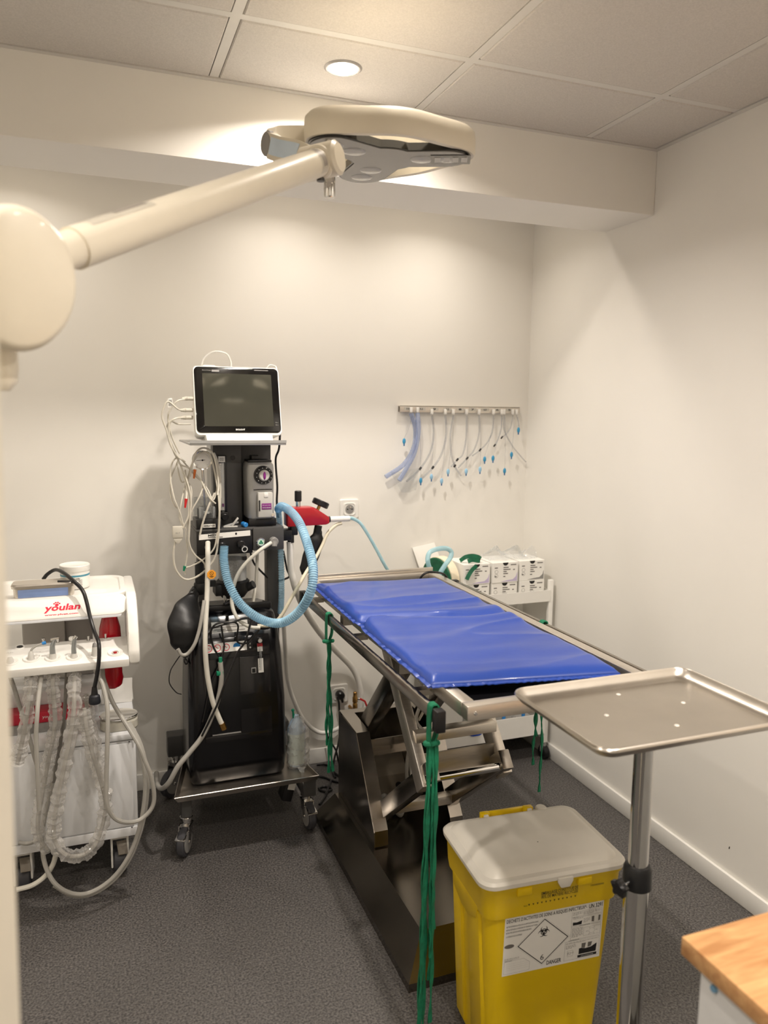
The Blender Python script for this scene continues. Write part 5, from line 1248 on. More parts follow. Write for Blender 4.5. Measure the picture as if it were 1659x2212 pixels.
    # castors
    for cx_ in (0.03,-0.255):
        for cy_ in (2.50,2.80):
            ca=MB().box(cx_-0.027,cx_+0.027,cy_-0.03,cy_+0.03,0.12,0.15,bev=0.003).box(cx_-0.028,cx_-0.021,cy_-0.04,cy_+0.03,0.03,0.135,bev=0.003).box(cx_+0.021,cx_+0.028,cy_-0.04,cy_+0.03,0.045,0.135,bev=0.003).build('castor', M_WHITE, t)
            MB().cyl((cx_-0.02,cy_-0.005,0.042),(cx_+0.02,cy_-0.005,0.042),0.042,bev=0.004,seg=28).build('wheel', mat('castor_tyre',(62,62,66),0.5), ca)
            MB().cyl((cx_-0.0285,cy_-0.005,0.042),(cx_-0.030,cy_-0.005,0.042),0.012).build('axle_cap', M_INK, ca)
            if cy_<2.6:
                MB().hexa([(cx_-0.005,cy_-0.052,0.078),(cx_+0.024,cy_-0.052,0.078),(cx_+0.02,cy_-0.028,0.112),(cx_-0.01,cy_-0.028,0.112),(cx_-0.005,cy_-0.056,0.082),(cx_+0.024,cy_-0.056,0.082),(cx_+0.02,cy_-0.031,0.116),(cx_-0.01,cy_-0.031,0.116)],bev=0.001).build('brake_pedal', mat('taupe_plastic',(126,118,106),0.5), ca)
    return t,hold,onbar,bn
dental,HOLD,onbar,BN=build_dental()

# handpieces in their holders
up=Vector((0,0.12,1)).normalized()
def hp(i,label,parts,grip):
    p=HOLD[i]; t=thing('dental_handpiece',p-up*0.03,label,'handpiece')
    MB().lathe(grip,p,up,seg=18).build('grip',M_LGREY,t)
    return t,p
M_HP=mat('handpiece_steel',(152,156,156),0.3,0.8)
t,p=hp(1,'air and water syringe with a bent nozzle in its holder on the instrument bar',None,[(0.006,-0.05),(0.008,-0.02),(0.0085,0.004),(0.007,0.016),(0.004,0.022)])
MB().tube([p+up*0.02,p+up*0.028+Vector((0.004,0,0)),p+up*0.036+Vector((0.016,0,0)),p+up*0.041+Vector((0.032,0,0))],0.0032).build('nozzle',M_TUBEG,t)
MB().cyl(p+up*0.041+Vector((0.031,0,0)),p+up*0.043+Vector((0.041,0,0)),0.0045,0.005).build('nozzle_tip',M_BLUEP,t)
t,p=hp(2,'contra angle dental handpiece with a horizontal silver head',None,[(0.006,-0.05),(0.010,-0.018),(0.0105,0.0),(0.009,0.012)])
MB().tube([p+up*0.010,p+up*0.030,p+up*0.042+Vector((0.003,0,0)),p+up*0.052+Vector((0.008,0,0))],0.0085,rf=lambda f:1-0.45*f).build('shaft',M_HP,t)
MB().cyl(p+up*0.053+Vector((-0.004,0,0)),p+up*0.055+Vector((0.018,0,0)),0.0042).build('turbine_head',M_CHROME,t)
t,p=hp(3,'polishing handpiece with a round silver head',None,[(0.006,-0.05),(0.009,-0.016),(0.0095,0.0),(0.0075,0.010)])
MB().tube([p+up*0.008,p+up*0.026,p+up*0.042+Vector((0.002,0,0)),p+up*0.055+Vector((0.004,0,0))],0.0075,rf=lambda f:1-0.3*f).build('shaft',M_HP,t)
MB().cyl(p+up*0.052+Vector((0.001,0,0)),p+up*0.06+Vector((0.008,0,0)),0.0052).build('turbine_head',M_CHROME,t)
t,p=hp(4,'ultrasonic scaler handpiece with a dark tip',None,[(0.006,-0.05),(0.0085,-0.02),(0.009,0.008),(0.007,0.024)])
MB().lathe([(0.0072,0.024),(0.005,0.034),(0.0035,0.036)],p,up,seg=16).build('tip_cone',M_GREY,t)
MB().cyl(p+up*0.036,p+up*0.043+Vector((0.003,0,0)),0.001).build('tip',M_CHROME,t)
t,p=hp(0,'handpiece at the far end of the instrument bar beside the door edge',None,[(0.006,-0.05),(0.009,-0.016),(0.0095,0.006),(0.006,0.014)])
t=thing('suction_hook',HOLD[5]-up*0.03,'red plastic tip in the last cup of the instrument bar','suction tip')
MB().cyl(HOLD[5]+up*0.004,HOLD[5]-up*0.035,0.0055,seg=14).build('red_plug',M_RED,t)

# instrument hoses
def dh(pts,r,label,m=M_TUBEG,grp='instrument hoses of the dental unit',y0=2.30):
    P=[PX(p[0],p[1],y=(p[2] if len(p)>2 else y0)) for p in pts]
    return tag(MB().tube(P,r,seg=9,n=12*len(P)).build('instrument_hose',m),label,'hose',grp)
def sleeve(pts,r,label,seed=0,y0=2.30):
    P=smooth([PX(p[0],p[1],y=(p[2] if len(p)>2 else y0)) for p in pts],max(60,14*len(pts)))
    t=thing('sleeved_hose',P[-1],label,'hose')
    MB().tube(P,0.0062,seg=8,spline=False).build('hose',M_TUBEG,t)
    mb=MB(); rings=[]; n=len(P); u=None; seg=16
    for i,c in enumerate(P):
        a,b=P[max(0,i-1)],P[min(n-1,i+1)]; d=(b-a).normalized()
        u=d.orthogonal().normalized() if u is None else (u-d*u.dot(d)).normalized(); v=d.cross(u)
        pleat=1+0.25*noise.noise(Vector((i*0.55,seed,0)))
        rings.append([mb.bm.verts.new(c+(u*math.cos(q)+v*math.sin(q))*r*pleat*(1+0.42*noise.noise(Vector((math.cos(q)*1.1,math.sin(q)*1.1+seed,i*0.22))))) for q in [2*math.pi*j/seg for j in range(seg)]])
    mb.loft(rings,cap=False); mb.build('plastic_sleeve',M_FILM,t,ang=28)
    return t
def hb(i): 
    q=HOLD[i]-up*0.048; return q
def hu(i):
    c=RM.transposed()@(hb(i)-Vector((0,0,CAM_Z))); return (W/2+FPX*c.x/-c.z, H_PX/2-FPX*c.y/-c.z, hb(i).y)
sleeve([hu(2),(114,1478,2.33),(117,1515,2.33),(119,1560,2.335),(114,1600,2.335),(106,1635,2.34),(98,1680,2.34),(90,1725,2.34),(82,1770,2.328),(86,1810,2.325),(104,1838,2.325)],0.017,'hose in a gathered clear plastic sleeve under the contra angle handpiece',1)
sleeve([hu(3),(161,1474,2.32),(160,1520,2.29),(155,1575,2.285),(142,1640,2.283),(128,1710,2.283),(118,1770,2.285),(118,1815,2.288),(140,1845,2.29),(175,1848,2.295),(205,1825,2.295),(222,1780,2.295),(228,1735,2.295),(216,1680,2.29),(198,1620,2.285),(186,1570,2.285),(182,1530,2.29)],0.018,'hose loop in a crumpled clear plastic sleeve hanging nearly to the floor',2)
sleeve([hu(1),(66,1478,2.325),(62,1520,2.315),(55,1565,2.31),(46,1610,2.31),(38,1650,2.31)],0.017,'hose in a clear plastic sleeve under the air syringe',3)
sleeve([(186,1500,2.365),(189,1535,2.365),(196,1575,2.362),(206,1610,2.362),(212,1650,2.362),(220,1690,2.362)],0.018,'bunched clear plastic sleeve hanging below the scaler',4)
HL='bare grey hose looping below the dental instrument bar'
dh([hu(4),(222,1480,2.31),(232,1530,2.275),(232,1600,2.255),(230,1680,2.25),(231,1735,2.25),(245,1765,2.26),(270,1776,2.275),(300,1772,2.30),(325,1750,2.305),(333,1722,2.305),(327,1680,2.302),(314,1645,2.302),(300,1610,2.312),(276,1570,2.345),(245,1520,2.39),(225,1470,2.41),(221,1444,2.41)],0.0065,'bare grey hose making a loop beside the cabinet corner and castor')
dh([(276,1562,2.38),(296,1598,2.36),(308,1640,2.34),(314,1690,2.33),(310,1745,2.33),(298,1800,2.33),(275,1855,2.33),(240,1900,2.335),(195,1928,2.34),(155,1930,2.34),(120,1910,2.335),(100,1875,2.35),(92,1835,2.378),(94,1780,2.396),(108,1715,2.402),(122,1650,2.41),(135,1605,2.412)],0.0068,'grey hose sweeping from the scale down to the floor and up to the carton')
dh([(279,1560,2.388),(300,1598,2.368),(313,1640,2.348),(319,1690,2.338),(315,1745,2.338),(302,1802,2.338),(279,1858,2.338),(243,1904,2.343),(197,1932,2.348),(154,1934,2.348),(117,1913,2.343)],0.0058,'second grey hose strapped along the hose that sweeps to the floor')
dh([hu(0),(32,1490,2.365),(44,1530,2.38),(60,1580,2.385),(76,1640,2.385),(92,1688,2.385)],0.0062,'grey hose slanting from the end handpiece across the cabinet door')
dh([(90,1453,2.345),(88,1472,2.325),(84,1500,2.29),(80,1545,2.26),(78,1600,2.255),(82,1690,2.255),(84,1750,2.26)],0.0062,'thin grey hose hanging straight beside the air syringe sleeve')
dh([(40,1820,2.40),(60,1822,2.40),(78,1815,2.39),(92,1800,2.37)],0.0062,'short grey hose sagging across the cabinet plinth')
dh([(36,1922,2.36),(70,1912,2.36),(98,1892,2.36),(114,1868,2.35),(121,1845,2.34)],0.0075,'milky hose curling on the floor by the dental unit castor',M_TUBEW)
dh([(145,1438,2.385),(143,1480,2.38),(139,1540,2.375),(128,1620,2.375),(116,1690,2.38)],0.0055,'dark grey hose hanging between the two gathered plastic sleeves',mat('dark_grey_hose',(128,124,118),0.4))
# power cord with plug hanging over the tray
cd=[PX(93,1252,y=2.60),PX(103,1240,y=2.60),PX(120,1231,y=2.58),PX(138,1238,y=2.525),PX(160,1256,y=2.455),PX(178,1275,y=2.425),PX(187,1300,y=2.405),PX(195,1335,y=2.388),PX(204,1365,y=2.355),PX(213,1388,y=2.31),PX(214,1420,y=2.295),PX(210,1455,y=2.295),PX(204,1486,y=2.295)]
t=thing('mains_cable',(PX(204,1520,y=2.295)),'thick black mains cord with a plug draped over the dental unit','cable')
MB().tube(cd,0.0058,n=150,seg=10).build('cord', M_BLACK, t)
a,b=PX(204,1484,y=2.295),PX(204,1500,y=2.295); c=PX(205,1523,y=2.295)
MB().cyl(a,b,0.007,0.0095,seg=16).build('plug_neck', M_BLACK, t)
MB().lathe([(0.0095,0),(0.0145,-0.004),(0.016,-0.012),(0.0165,-0.024),(0.015,-0.027)],b,(0,0,1),seg=24).build('plug_body', mat('plug_black',(30,32,38),0.5), t)
# things on the tray
Zt=0.933
q0,q1=PX(30,1300,z=Zt),PX(160,1292,z=Zt)
t=thing('instrument_box',((q0.x+q1.x)/2,q0.y+0.03,Zt),'stainless instrument box with a clear front and blue contents on the dental tray','box')
yb0,yb1=q0.y+0.014,q0.y+0.072; bx0,bx1=q0.x-0.002,q1.x
mb=MB(); rr_loft(mb,[(bx0+.004,bx1-.004,yb0+.004,yb1-.004,.012,Zt+.0005),(bx0,bx1,yb0,yb1,.014,Zt+.006),(bx0-.002,bx1+.002,yb0-.002,yb1+.002,.016,Zt+.034)]); mb.build('box_body',M_STEEL,t)
mb=MB(); rr_loft(mb,[(bx0-.006,bx1+.006,yb0-.006,yb1+.006,.016,Zt+.0345),(bx0-.007,bx1+.007,yb0-.007,yb1+.007,.017,Zt+.042),(bx0-.003,bx1+.003,yb0-.003,yb1+.003,.015,Zt+.047)]); l=mb.build('box_lid',M_STEEL,t)
MB().hexa([(bx0+.012,yb0-.0012,Zt+.006),(bx1-.016,yb0-.0012,Zt+.006),(bx1-.016,yb0+.002,Zt+.006),(bx0+.012,yb0+.002,Zt+.006),(bx0+.012,yb0-.0028,Zt+.031),(bx1-.016,yb0-.0028,Zt+.031),(bx1-.016,yb0+.002,Zt+.031),(bx0+.012,yb0+.002,Zt+.031)],bev=0.001).build('blue_sticker',mat('pale_blue_label',(136,160,210),0.35),t)
MB().tube([(bx1+.004,yb0+.02,Zt+.04),(bx1+.016,yb0+.025,Zt+.041),(bx1+.016,yb0+.06,Zt+.041),(bx1+.004,yb0+.065,Zt+.04)],0.0022).build('lid_handle',M_CHROME,l)
q=PX(163,1268,z=Zt); 
t=thing('supply_jar',(q.x,q.y,Zt),'white plastic jar with a screw lid and printed label on the dental tray','jar')
MB().lathe([(0.041,0.0005),(0.0432,0.003),(0.0432,0.056),(0.041,0.058)],(q.x,q.y,Zt),seg=32).build('jar_body',M_WHITE,t)
jl=MB().lathe([(0.0445,0.056),(0.0455,0.058),(0.0455,0.073),(0.044,0.075),(0.041,0.0735)],(q.x,q.y,Zt),seg=36).build('jar_lid',M_WHITE,t)
lb=MB().lathe([(0.0436,0.008),(0.0436,0.050)],(q.x,q.y,Zt),seg=32,cap=False).build('jar_label',M_PAPER,t)
MB().lathe([(0.0439,0.040),(0.0439,0.046)],(q.x,q.y,Zt),seg=32,cap=False).build('label_band',mat('teal_print',(86,150,170),0.5),lb)
mb=MB()
for k in range(6):
    for a0,a1 in ((-140,-118),(-112,-92),(-86,-60)):
        z=Zt+0.013+k*0.0034
        for s in range(3):
            t0,t1=math.radians(a0+(a1-a0)*s/3),math.radians(a0+(a1-a0)*(s+1)/3)
            mb.quad(*[(q.x+0.0439*math.cos(a),q.y+0.0439*math.sin(a),zz) for a,zz in ((t0,z),(t1,z),(t1,z+.0012),(t0,z+.0012))])
mb.build('label_print',M_INKG,lb)
q=PX(205,1278,z=Zt); tag(MB().hexa([(q.x-.03,q.y-.03,Zt+.0003),(q.x+.035,q.y-.02,Zt+.0003),(q.x+.035,q.y+.03,Zt+.0003),(q.x-.03,q.y+.03,Zt+.0003),(q.x-.03,q.y-.03,Zt+.0009),(q.x+.035,q.y-.02,Zt+.0009),(q.x+.035,q.y+.03,Zt+.0009),(q.x-.03,q.y+.03,Zt+.0009)]).build('paper_sheet',M_PAPER),'sheet of white paper on the dental tray beside the jar','paper')
q=PX(140,1255,z=Zt+0.05); tag(MB().cyl((q.x-.02,q.y,Zt+.0505),(q.x+.022,q.y-.01,Zt+.0505),0.0032,0.002,seg=8).build('marker_pen',M_BLACK),'black pen lying on the lid of the steel instrument box','pen')
# things on the cabinet top
q=PX(258,1572,z=0.493)
t=thing('weighing_scale',(q.x,q.y,0.493),'small grey scale with an oval steel plate on the dental cabinet','scale')
mb=MB(); rr_loft(mb,[(q.x-.055,q.x+.055,q.y-.03,q.y+.06,.03,0.4935),(q.x-.058,q.x+.058,q.y-.032,q.y+.062,.03,0.50),(q.x-.056,q.x+.056,q.y-.03,q.y+.06,.03,0.520),(q.x-.045,q.x+.045,q.y-.02,q.y+.05,.03,0.524)]); mb.build('scale_body',mat('warm_grey_plastic',(176,172,160),0.4),t)
mb=MB(); R=[]
for k,z in ((0.9,0.524),(1.0,0.529),(1.02,0.532),(0.98,0.5335),(0.85,0.531)):
    R.append([mb.bm.verts.new((q.x+0.058*k*math.cos(a),q.y+0.015+0.047*k*math.sin(a),z)) for a in [2*math.pi*i/40 for i in range(40)]])
mb.loft(R); mb.build('weighing_plate',M_CHROME,t)
t=thing('paper_stack',(0.055,2.70,0.4925),'stack of white papers and cards standing behind the scale','paper')
for k,(dx,h,ry) in enumerate(((0,0.085,2),(0.012,0.075,-3),(0.004,0.065,1))):
    M_=rot('Y',ry,(0.05,2.72,0.493)); MB().box(-0.01+dx,0.09+dx*0.4,2.70+k*0.012,2.703+k*0.012,0.4935,0.4935+h,M=M_).build('sheet',M_PAPER,t)
t=thing('product_carton',(-0.14,2.59,0.4925),'red and grey carton with white script lying on the dental cabinet','carton')
MB().box(-0.30,-0.045,2.52,2.595,0.493,0.522,bev=0.002).build('grey_base',M_GREY,t)
rc=MB().box(-0.30,-0.045,2.525,2.595,0.5222,0.556,bev=0.002).build('red_sleeve',mat('carton_red',(182,28,52),0.45),t)
q=PX(90,1518,y=2.524); text('youlan','carton_print',M_WINK,rc,(q.x,2.5244,0.5335),(1,0,0),(0,0,1),0.036,0.012)
t=thing('cup_bag',(PX(200,1535,y=2.5).x,2.5,0.4925),'crumpled translucent bag standing on the cabinet below the plug','bag')
cc=PX(182,1540,y=2.5)
crumple('bag_skin',M_FILM,lambda u,v:(cc.x+0.028*(1-0.2*v)*math.cos(2*math.pi*u),2.482+0.022*math.sin(2*math.pi*u),0.4985+0.058*v),20,10,t,0.006,60,11)

# ------------------------------------------------------------------ surgical lamp
def build_lamp():
    C=Vector((0.640,1.722,2.075))
    t=thing('surgical_lamp',(-0.42,1.10,ZC-0.006),'cream surgical lamp with a three lobed head on a jointed arm','surgical lamp')
    th0=[math.radians(a) for a in (92,198,336)]
    def outl(th):
        m=max(math.cos((th-a+math.pi)%(2*math.pi)-math.pi) for a in th0)
        d=math.acos(max(-1,min(1,m)))
        return 0.150+0.052*math.exp(-(d/0.42)**2)
    N=120; ths=[2*math.pi*i/N for i in range(N)]
    mb=MB(); R=[]
    for g,z in ((0.0,0.0),(0.003,0.004),(0.004,0.03),(0.002,0.048),(-0.008,0.058),(-0.016,0.056),(-0.017,0.04),(-0.014,0.0)):
        R.append([mb.bm.verts.new(C+Vector(((outl(q)+g)*math.cos(q),(outl(q)+g)*math.sin(q),z))) for q in ths])
    mb.loft(R,closed=True); mb.build('head_ring',M_CREAM,t,ang=50)
    # three lobed lens panel
    def yr(q,w,L,c):
        best=c
        for a in th0:
            d=abs((q-a+math.pi)%(2*math.pi)-math.pi)
            if d<math.pi/2:
                s=math.sin(d); tt=w/max(s,1e-4)
                if tt*math.cos(d)>L:
                    bq=L*math.cos(d); tt=bq+math.sqrt(max(0,w*w-(L*s)**2))
                best=max(best,tt)
        return best
    def plate(name,m,g,z0,z1,par):
        mb=MB(); R=[[mb.bm.verts.new(C+Vector((yr(q,0.056+g,0.138,0.078+g)*math.cos(q),yr(q,0.056+g,0.138,0.078+g)*math.sin(q),z))) for q in ths] for z in (z0,z1)]
        mb.loft(R); return mb.build(name,m,par,ang=40)
    rim=plate('lens_rim',M_BLACKG,0.002,-0.004,0.012,t)
    gl=plate('lens_glass',mat('lens_grey',(118,116,112),0.15,var=0.03,coat=0.4),-0.003,-0.0058,-0.0035,rim)
    plate('head_cover',M_CREAM,-0.001,0.012,0.05,t)
    for a in th0:
        for r in (0.145,0.085):
            p=C+Vector((r*math.cos(a),r*math.sin(a),-0.006))
            MB().lathe([(0.026,0),(0.020,-0.0015),(0.001,-0.0022)],p,(0,0,1),seg=24).build('lens',mat('lens_clear',(150,148,145),0.1,coat=0.5),gl)
    # window in the right lobe
    p=C+Vector((0.15*math.cos(th0[2]),0.15*math.sin(th0[2]),-0.0062))
    M_=Matrix.Translation(p)@Matrix.Rotation(th0[2],4,'Z')
    MB().box(-0.045,0.045,-0.03,0.03,-0.001,0.0,M=M_).build('led_window',mat('led_dark',(70,68,64),0.1,coat=0.5),gl)
    for k in range(4): MB().box(-0.036+0.02*k,-0.022+0.02*k,-0.018,0.014,-0.002,-0.001,M=M_).build('led_module',M_LGREY,gl)
    # chrome handle
    h=PX(712,300,z=2.072)
    MB().lathe([(0.010,0.0),(0.010,-0.07),(0.0125,-0.078),(0.0125,-0.117),(0.010,-0.121)],(h.x,h.y,2.073),seg=24).build('handle',M_CHROME,t)
    # arm
    E1=PX(700,347,y=1.585); E0=PX(105,556,y=1.085)
    d=(E1-E0).normalized()
    MB().cyl(E0+d*0.045,E1-d*0.02,0.0275,seg=32).build('arm_tube',M_CREAM,t)
    MB().cyl(E0-d*0.002,E0+d*0.048,0.0245,seg=32).build('arm_neck',M_CREAM,t)
    sd=d.cross(Vector((0,0,1))).normalized(); su=sd.cross(d)
    def stick(h0,h1,a0,a1,m,e=0.0003):
        MB().grid(lambda u,v:E0+d*(h0+(h1-h0)*u)+(sd*math.cos(a0+(a1-a0)*v)+su*math.sin(a0+(a1-a0)*v))*(0.0275+e),2,14).build('arm_sticker',m,t)
    LL=(E1-E0).length; SS=mat('silver_sticker',(196,190,176),0.3); SD=mat('sticker_grey',(150,143,134),0.4)
    stick(0.075,0.21,0.9,2.3,SS); stick(0.13,0.20,1.2,2.0,SD,0.0006)
    stick(LL-0.062,LL-0.034,-0.7,2.0,SS); stick(LL-0.055,LL-0.040,-0.2,1.4,SD,0.0006)
    kd=Vector((0.72,-0.62,0.1)).normalized()
    k=MB().cyl(E1-d*0.03,E1+d*0.0,0.0325,bev=0.004,seg=30).cyl(E1-kd*0.05,E1+kd*0.036,0.034,bev=0.006,seg=32).build('knuckle',M_CREAM,t)
    MB().cyl(E1-d*0.015-Vector((0,0,0.03)),E1-d*0.015-Vector((0,0,0.038)),0.008,seg=12).build('lock_screw',M_DKGREY,k)
    # yoke
    yk=[E1-kd*0.02,PX(650,335,y=1.64),PX(612,326,y=1.67),PX(588,315,y=1.71),PX(596,302,y=1.745),PX(625,300,y=1.75),PX(668,300,y=1.735)]
    yo=MB().ribbon(yk,0.05,0.02,wdir=(0,0,1),n=40).build('yoke',M_CREAM,t)
    c=PX(577,311,y=1.72); MB().cyl(c+Vector((0.012,0,0)),c-Vector((0.006,0.004,0)),0.026,bev=0.004).build('yoke_cap',M_GREY,yo)
    ys_=smooth([Vector(p) for p in yk],40); off=[]
    for i in range(7,19):
        dd_=(ys_[i+1]-ys_[i-1]).normalized(); nn_=dd_.cross(Vector((0,0,1))).normalized()
        if nn_.dot(Vector((0,0,CAM_Z))-ys_[i])<0: nn_=-nn_
        off.append(ys_[i]+nn_*0.0108+Vector((0,0,0.002)))
    MB().ribbon(off,0.034,0.0006,wdir=(0,0,1),n=24).build('rating_label',mat('pale_blue_sticker',(206,222,238),0.4),yo)
    # near joint disc, blurred in the photo
    Jc=PX(28,604,y=1.075); ax=Vector((0.42,-0.9,-0.12)).normalized()
    mb=MB(); u=ax.cross(Vector((0,0,1))).normalized(); v=ax.cross(u)
    R=[]
    for hh,s in ((-0.03,0.93),(-0.022,1.0),(0.012,1.0),(0.024,0.95),(0.028,0.86)):
        R.append([mb.bm.verts.new(Jc+ax*hh+u*math.cos(q)*0.072*s+v*math.sin(q)*0.087*s) for q in [2*math.pi*i/48 for i in range(48)]])
    mb.loft(R); mb.build('joint_disc',M_CREAM,t,ang=50)
    s0=PX(-6,700,y=1.09); s1=PX(-2,845,y=1.09)
    MB().lathe([(0.0245,s0.z+0.09-s1.z),(0.0255,0.03),(0.0235,0.012),(0.014,0.001)],(s1.x-0.004,s1.y+0.03,s1.z),seg=28).build('spindle',M_CREAM,t)
    zz=s0.z-0.01
    MB().cyl((s1.x,s1.y+0.03,zz),(-0.42,1.12,zz),0.026,seg=28).build('horizontal_arm',M_CREAM,t)
    MB().cyl((-0.42,1.12,zz-0.05),(-0.42,1.12,ZC-0.03),0.035,seg=28).build('ceiling_tube',M_CREAM,t)
    MB().lathe([(0.11,0.0),(0.11,-0.02),(0.05,-0.045)],(-0.42,1.12,ZC-0.0065),seg=36).build('ceiling_canopy',M_CREAM,t)
build_lamp()

# ------------------------------------------------------------------ white trolley behind the table
def build_trolley():
    X0,X1,Y0,Y1=1.265,1.797,2.735,3.004
    t=thing('supply_trolley',(1.53,2.87,0),'white metal trolley with open trays against the back wall','trolley')
    for zz,h,nm in ((0.715,0.043,'tray'),(0.42,0.043,'tray'),(0.125,0.085,'tray')):
        MB().box(X0+.01,X1-.01,Y0+.004,Y1-.004,zz-0.006,zz).box(X0+.01,X1-.01,Y0,Y0+.004,zz-0.006,zz+h).box(X0+.01,X1-.01,Y1-.004,Y1,zz-0.006,zz+h).box(X0+.006,X0+.01,Y0,Y1,zz-0.006,zz+h).box(X1-.01,X1-.006,Y0,Y1,zz-0.006,zz+h).build(nm,M_WHITE,t)
    for xx in (X0,X1):
        for yy in (Y0+.012,Y1-.012):
            MB().box(xx-.011,xx+.011,yy-.009,yy+.009,0.075,0.80 if yy<2.9 else 0.775,bev=0.003).build('post',M_WHITE,t)
            c=MB().cyl((xx,yy,0.075),(xx,yy,0.055),0.009).box(xx-.014,xx+.014,yy-.01,yy+.012,0.03,0.058,bev=0.002).build('castor',M_GREY,t)
            MB().cyl((xx-.013,yy+.0,0.03),(xx+.013,yy+.0,0.03),0.03,bev=0.003).build('wheel',M_RUBBER,c)
build_trolley()
LIL=mat('lilac_print',(196,184,214),0.5)
def suture_box(i,j):
    xs=((1.386,1.508),(1.518,1.638),(1.648,1.768))[i]; z0=0.7155 if j==0 else 0.8015; h=0.0855
    y0=2.750+0.006*random.random(); 
    lab=('white suture box on the %s of the trolley, %s'%(('top layer','bottom layer')[1-j],('nearest the green ribbon roll','in the middle of its row','nearest the right wall')[i]))
    t=thing('suture_box',((xs[0]+xs[1])/2,y0+.06,z0),lab,'box','suture boxes on the trolley')
    b=MB().box(xs[0],xs[1],y0,y0+0.15,z0,z0+h-0.0005,bev=0.001,seg=1).build('carton',M_PAPER,t)
    a=xs[0]; y=y0-0.0004; w=xs[1]-xs[0]
    mb=MB(); mb.bm.faces.new([mb.bm.verts.new((a+w*0.5+0.013*math.cos(q),y,z0+h-0.001+0.013*math.sin(q))) for q in [math.pi+math.pi*k/12 for k in range(13)]]); mb.build('thumb_notch',M_INK,b)
    m=LIL if not (i==2) else M_GREY
    mb=MB(); 
    mb.bm.faces.new([mb.bm.verts.new(p) for p in ((a+w*0.3,y,z0+.004),(a+w*0.97,y,z0+.004),(a+w*0.97,y,z0+h*0.5),(a+w*0.92,y,z0+h*0.28),(a+w*0.8,y,z0+h*0.14),(a+w*0.55,y,z0+.009))]); mb.build('colour_print',m,b)
    mb=MB()
    for (u0,u1,v) in ((0.42,0.62,0.72),(0.42,0.70,0.62),(0.42,0.55,0.52),(0.42,0.6,0.42),(0.42,0.5,0.28),(0.08,0.2,0.72),(0.08,0.16,0.3),(0.7,0.92,0.84),(0.8,0.87,0.6)):
        mb.quad((a+w*u0,y-.0001,z0+h*v),(a+w*u1,y-.0001,z0+h*v),(a+w*u1,y-.0001,z0+h*(v+0.05)),(a+w*u0,y-.0001,z0+h*(v+0.05)))
    mb.build('box_print',M_INKG,b)['kind']='stuff'
    for k in range(2):
        mb=MB()
        for q in range(16):
            t0,t1=2*math.pi*q/16,2*math.pi*(q+1)/16; cx_,cz_,r=a+w*0.15,z0+h*(0.55-0.2*k),0.007
            mb.quad(*[(cx_+rr*math.cos(tt),y-.0001,cz_+rr*math.sin(tt)) for rr,tt in ((r,t0),(r+.001,t0),(r+.001,t1),(r,t1))])
        mb.build('size_ring',M_INKG,b)
for j in (0,1):
    for i in range(3): suture_box(i,j)
# ribbon roll, loose ribbon, leaning packet, blue loop, black cable loop, clear bag
rc=PX(962,1242,y=2.70)
t=thing('ribbon_roll',(1.345,2.78,0.7155),'roll of dark green ribbon with a cream core standing on the trolley','ribbon roll')
cx_,cz_=1.312,0.7155+0.095
ax=Vector((0.96,0.28,0)).normalized(); rcen=Vector((1.335,2.86,cz_))
MB().cyl(rcen-ax*0.02,rcen+ax*0.021,0.095,seg=48,bev=0.002).build('cream_flange',mat('cream_card',(236,224,198),0.6),t)
mb=MB()
gax=-ax
MB().cyl(rcen-ax*0.0205,rcen-ax*0.03,0.092,seg=48,bev=0.004).build('green_winding',mat('green_ribbon',(8,92,62),0.6,var=0.25,scale=40),t)
def ribn(pts,w,label):
    return tag(MB().ribbon(pts,w,0.0012,wdir=(0.3,0.2,1),n=50).build('loose_ribbon',mat('green_ribbon',(8,92,62),0.6)),label,'ribbon')
Y=2.742
ribn([(1.392,2.80,0.895),(1.41,2.785,0.912),(1.44,2.78,0.916),(1.468,2.775,0.908),(1.462,2.765,0.898),(1.43,2.762,0.904),(1.41,2.765,0.898)],0.018,'crumpled end of green ribbon lying on the suture boxes')
ribn([PX(1030,1222,y=2.742),PX(1021,1230,y=2.738),PX(1014,1240,y=2.738),PX(1008,1252,y=2.738)],0.017,'short green ribbon strip hanging in front of a suture box')
a,b,c,d=PX(890,1183,y=3.027),PX(938,1172,y=3.027),PX(977,1280,y=2.985),PX(925,1284,y=2.985)
mb=MB(); n_=(b-a).cross(d-a).normalized()*0.004
mb.hexa([d-n_,c-n_,c+n_,d+n_,a-n_,b-n_,b+n_,a+n_],bev=0.002); tag(mb.build('paper_packet',M_PAPER),'white paper packet leaning against the back wall behind the trolley','packet')
hose([PX(935,1262,y=2.68),PX(930,1235,y=2.69),PX(924,1212,y=2.70),PX(928,1194,y=2.71),PX(945,1186,y=2.71),PX(965,1185,y=2.71),PX(975,1193,y=2.71),PX(972,1206,y=2.70),PX(962,1220,y=2.69),PX(950,1240,y=2.68),PX(942,1262,y=2.67)],0.0095,'pale blue plastic tube bent into a loop at the end of the table','gas_tube',M_BLUETUBE)
cord([(906,1261,2.53),(910,1246,2.522),(922,1237,2.518),(938,1236,2.518),(952,1238,2.512),(962,1243,2.515),(967,1254,2.53),(969,1268,2.54)],0.0042,'grey black cable loop at the corner of the table')
cb_=PX(1115,1190,y=2.86)
t=thing('clear_bag',(cb_.x,2.86,0.887),'crumpled clear plastic bag lying on top of the suture boxes','bag')
crumple('bag_film',M_CLEAR,lambda u,v:(1.53+0.22*u,2.79+0.12*v,0.890+0.045*abs(math.sin(2.3*math.pi*u))**0.7*math.sin(math.pi*v)),30,18,t,0.024,17,2,zmin=0.8872)
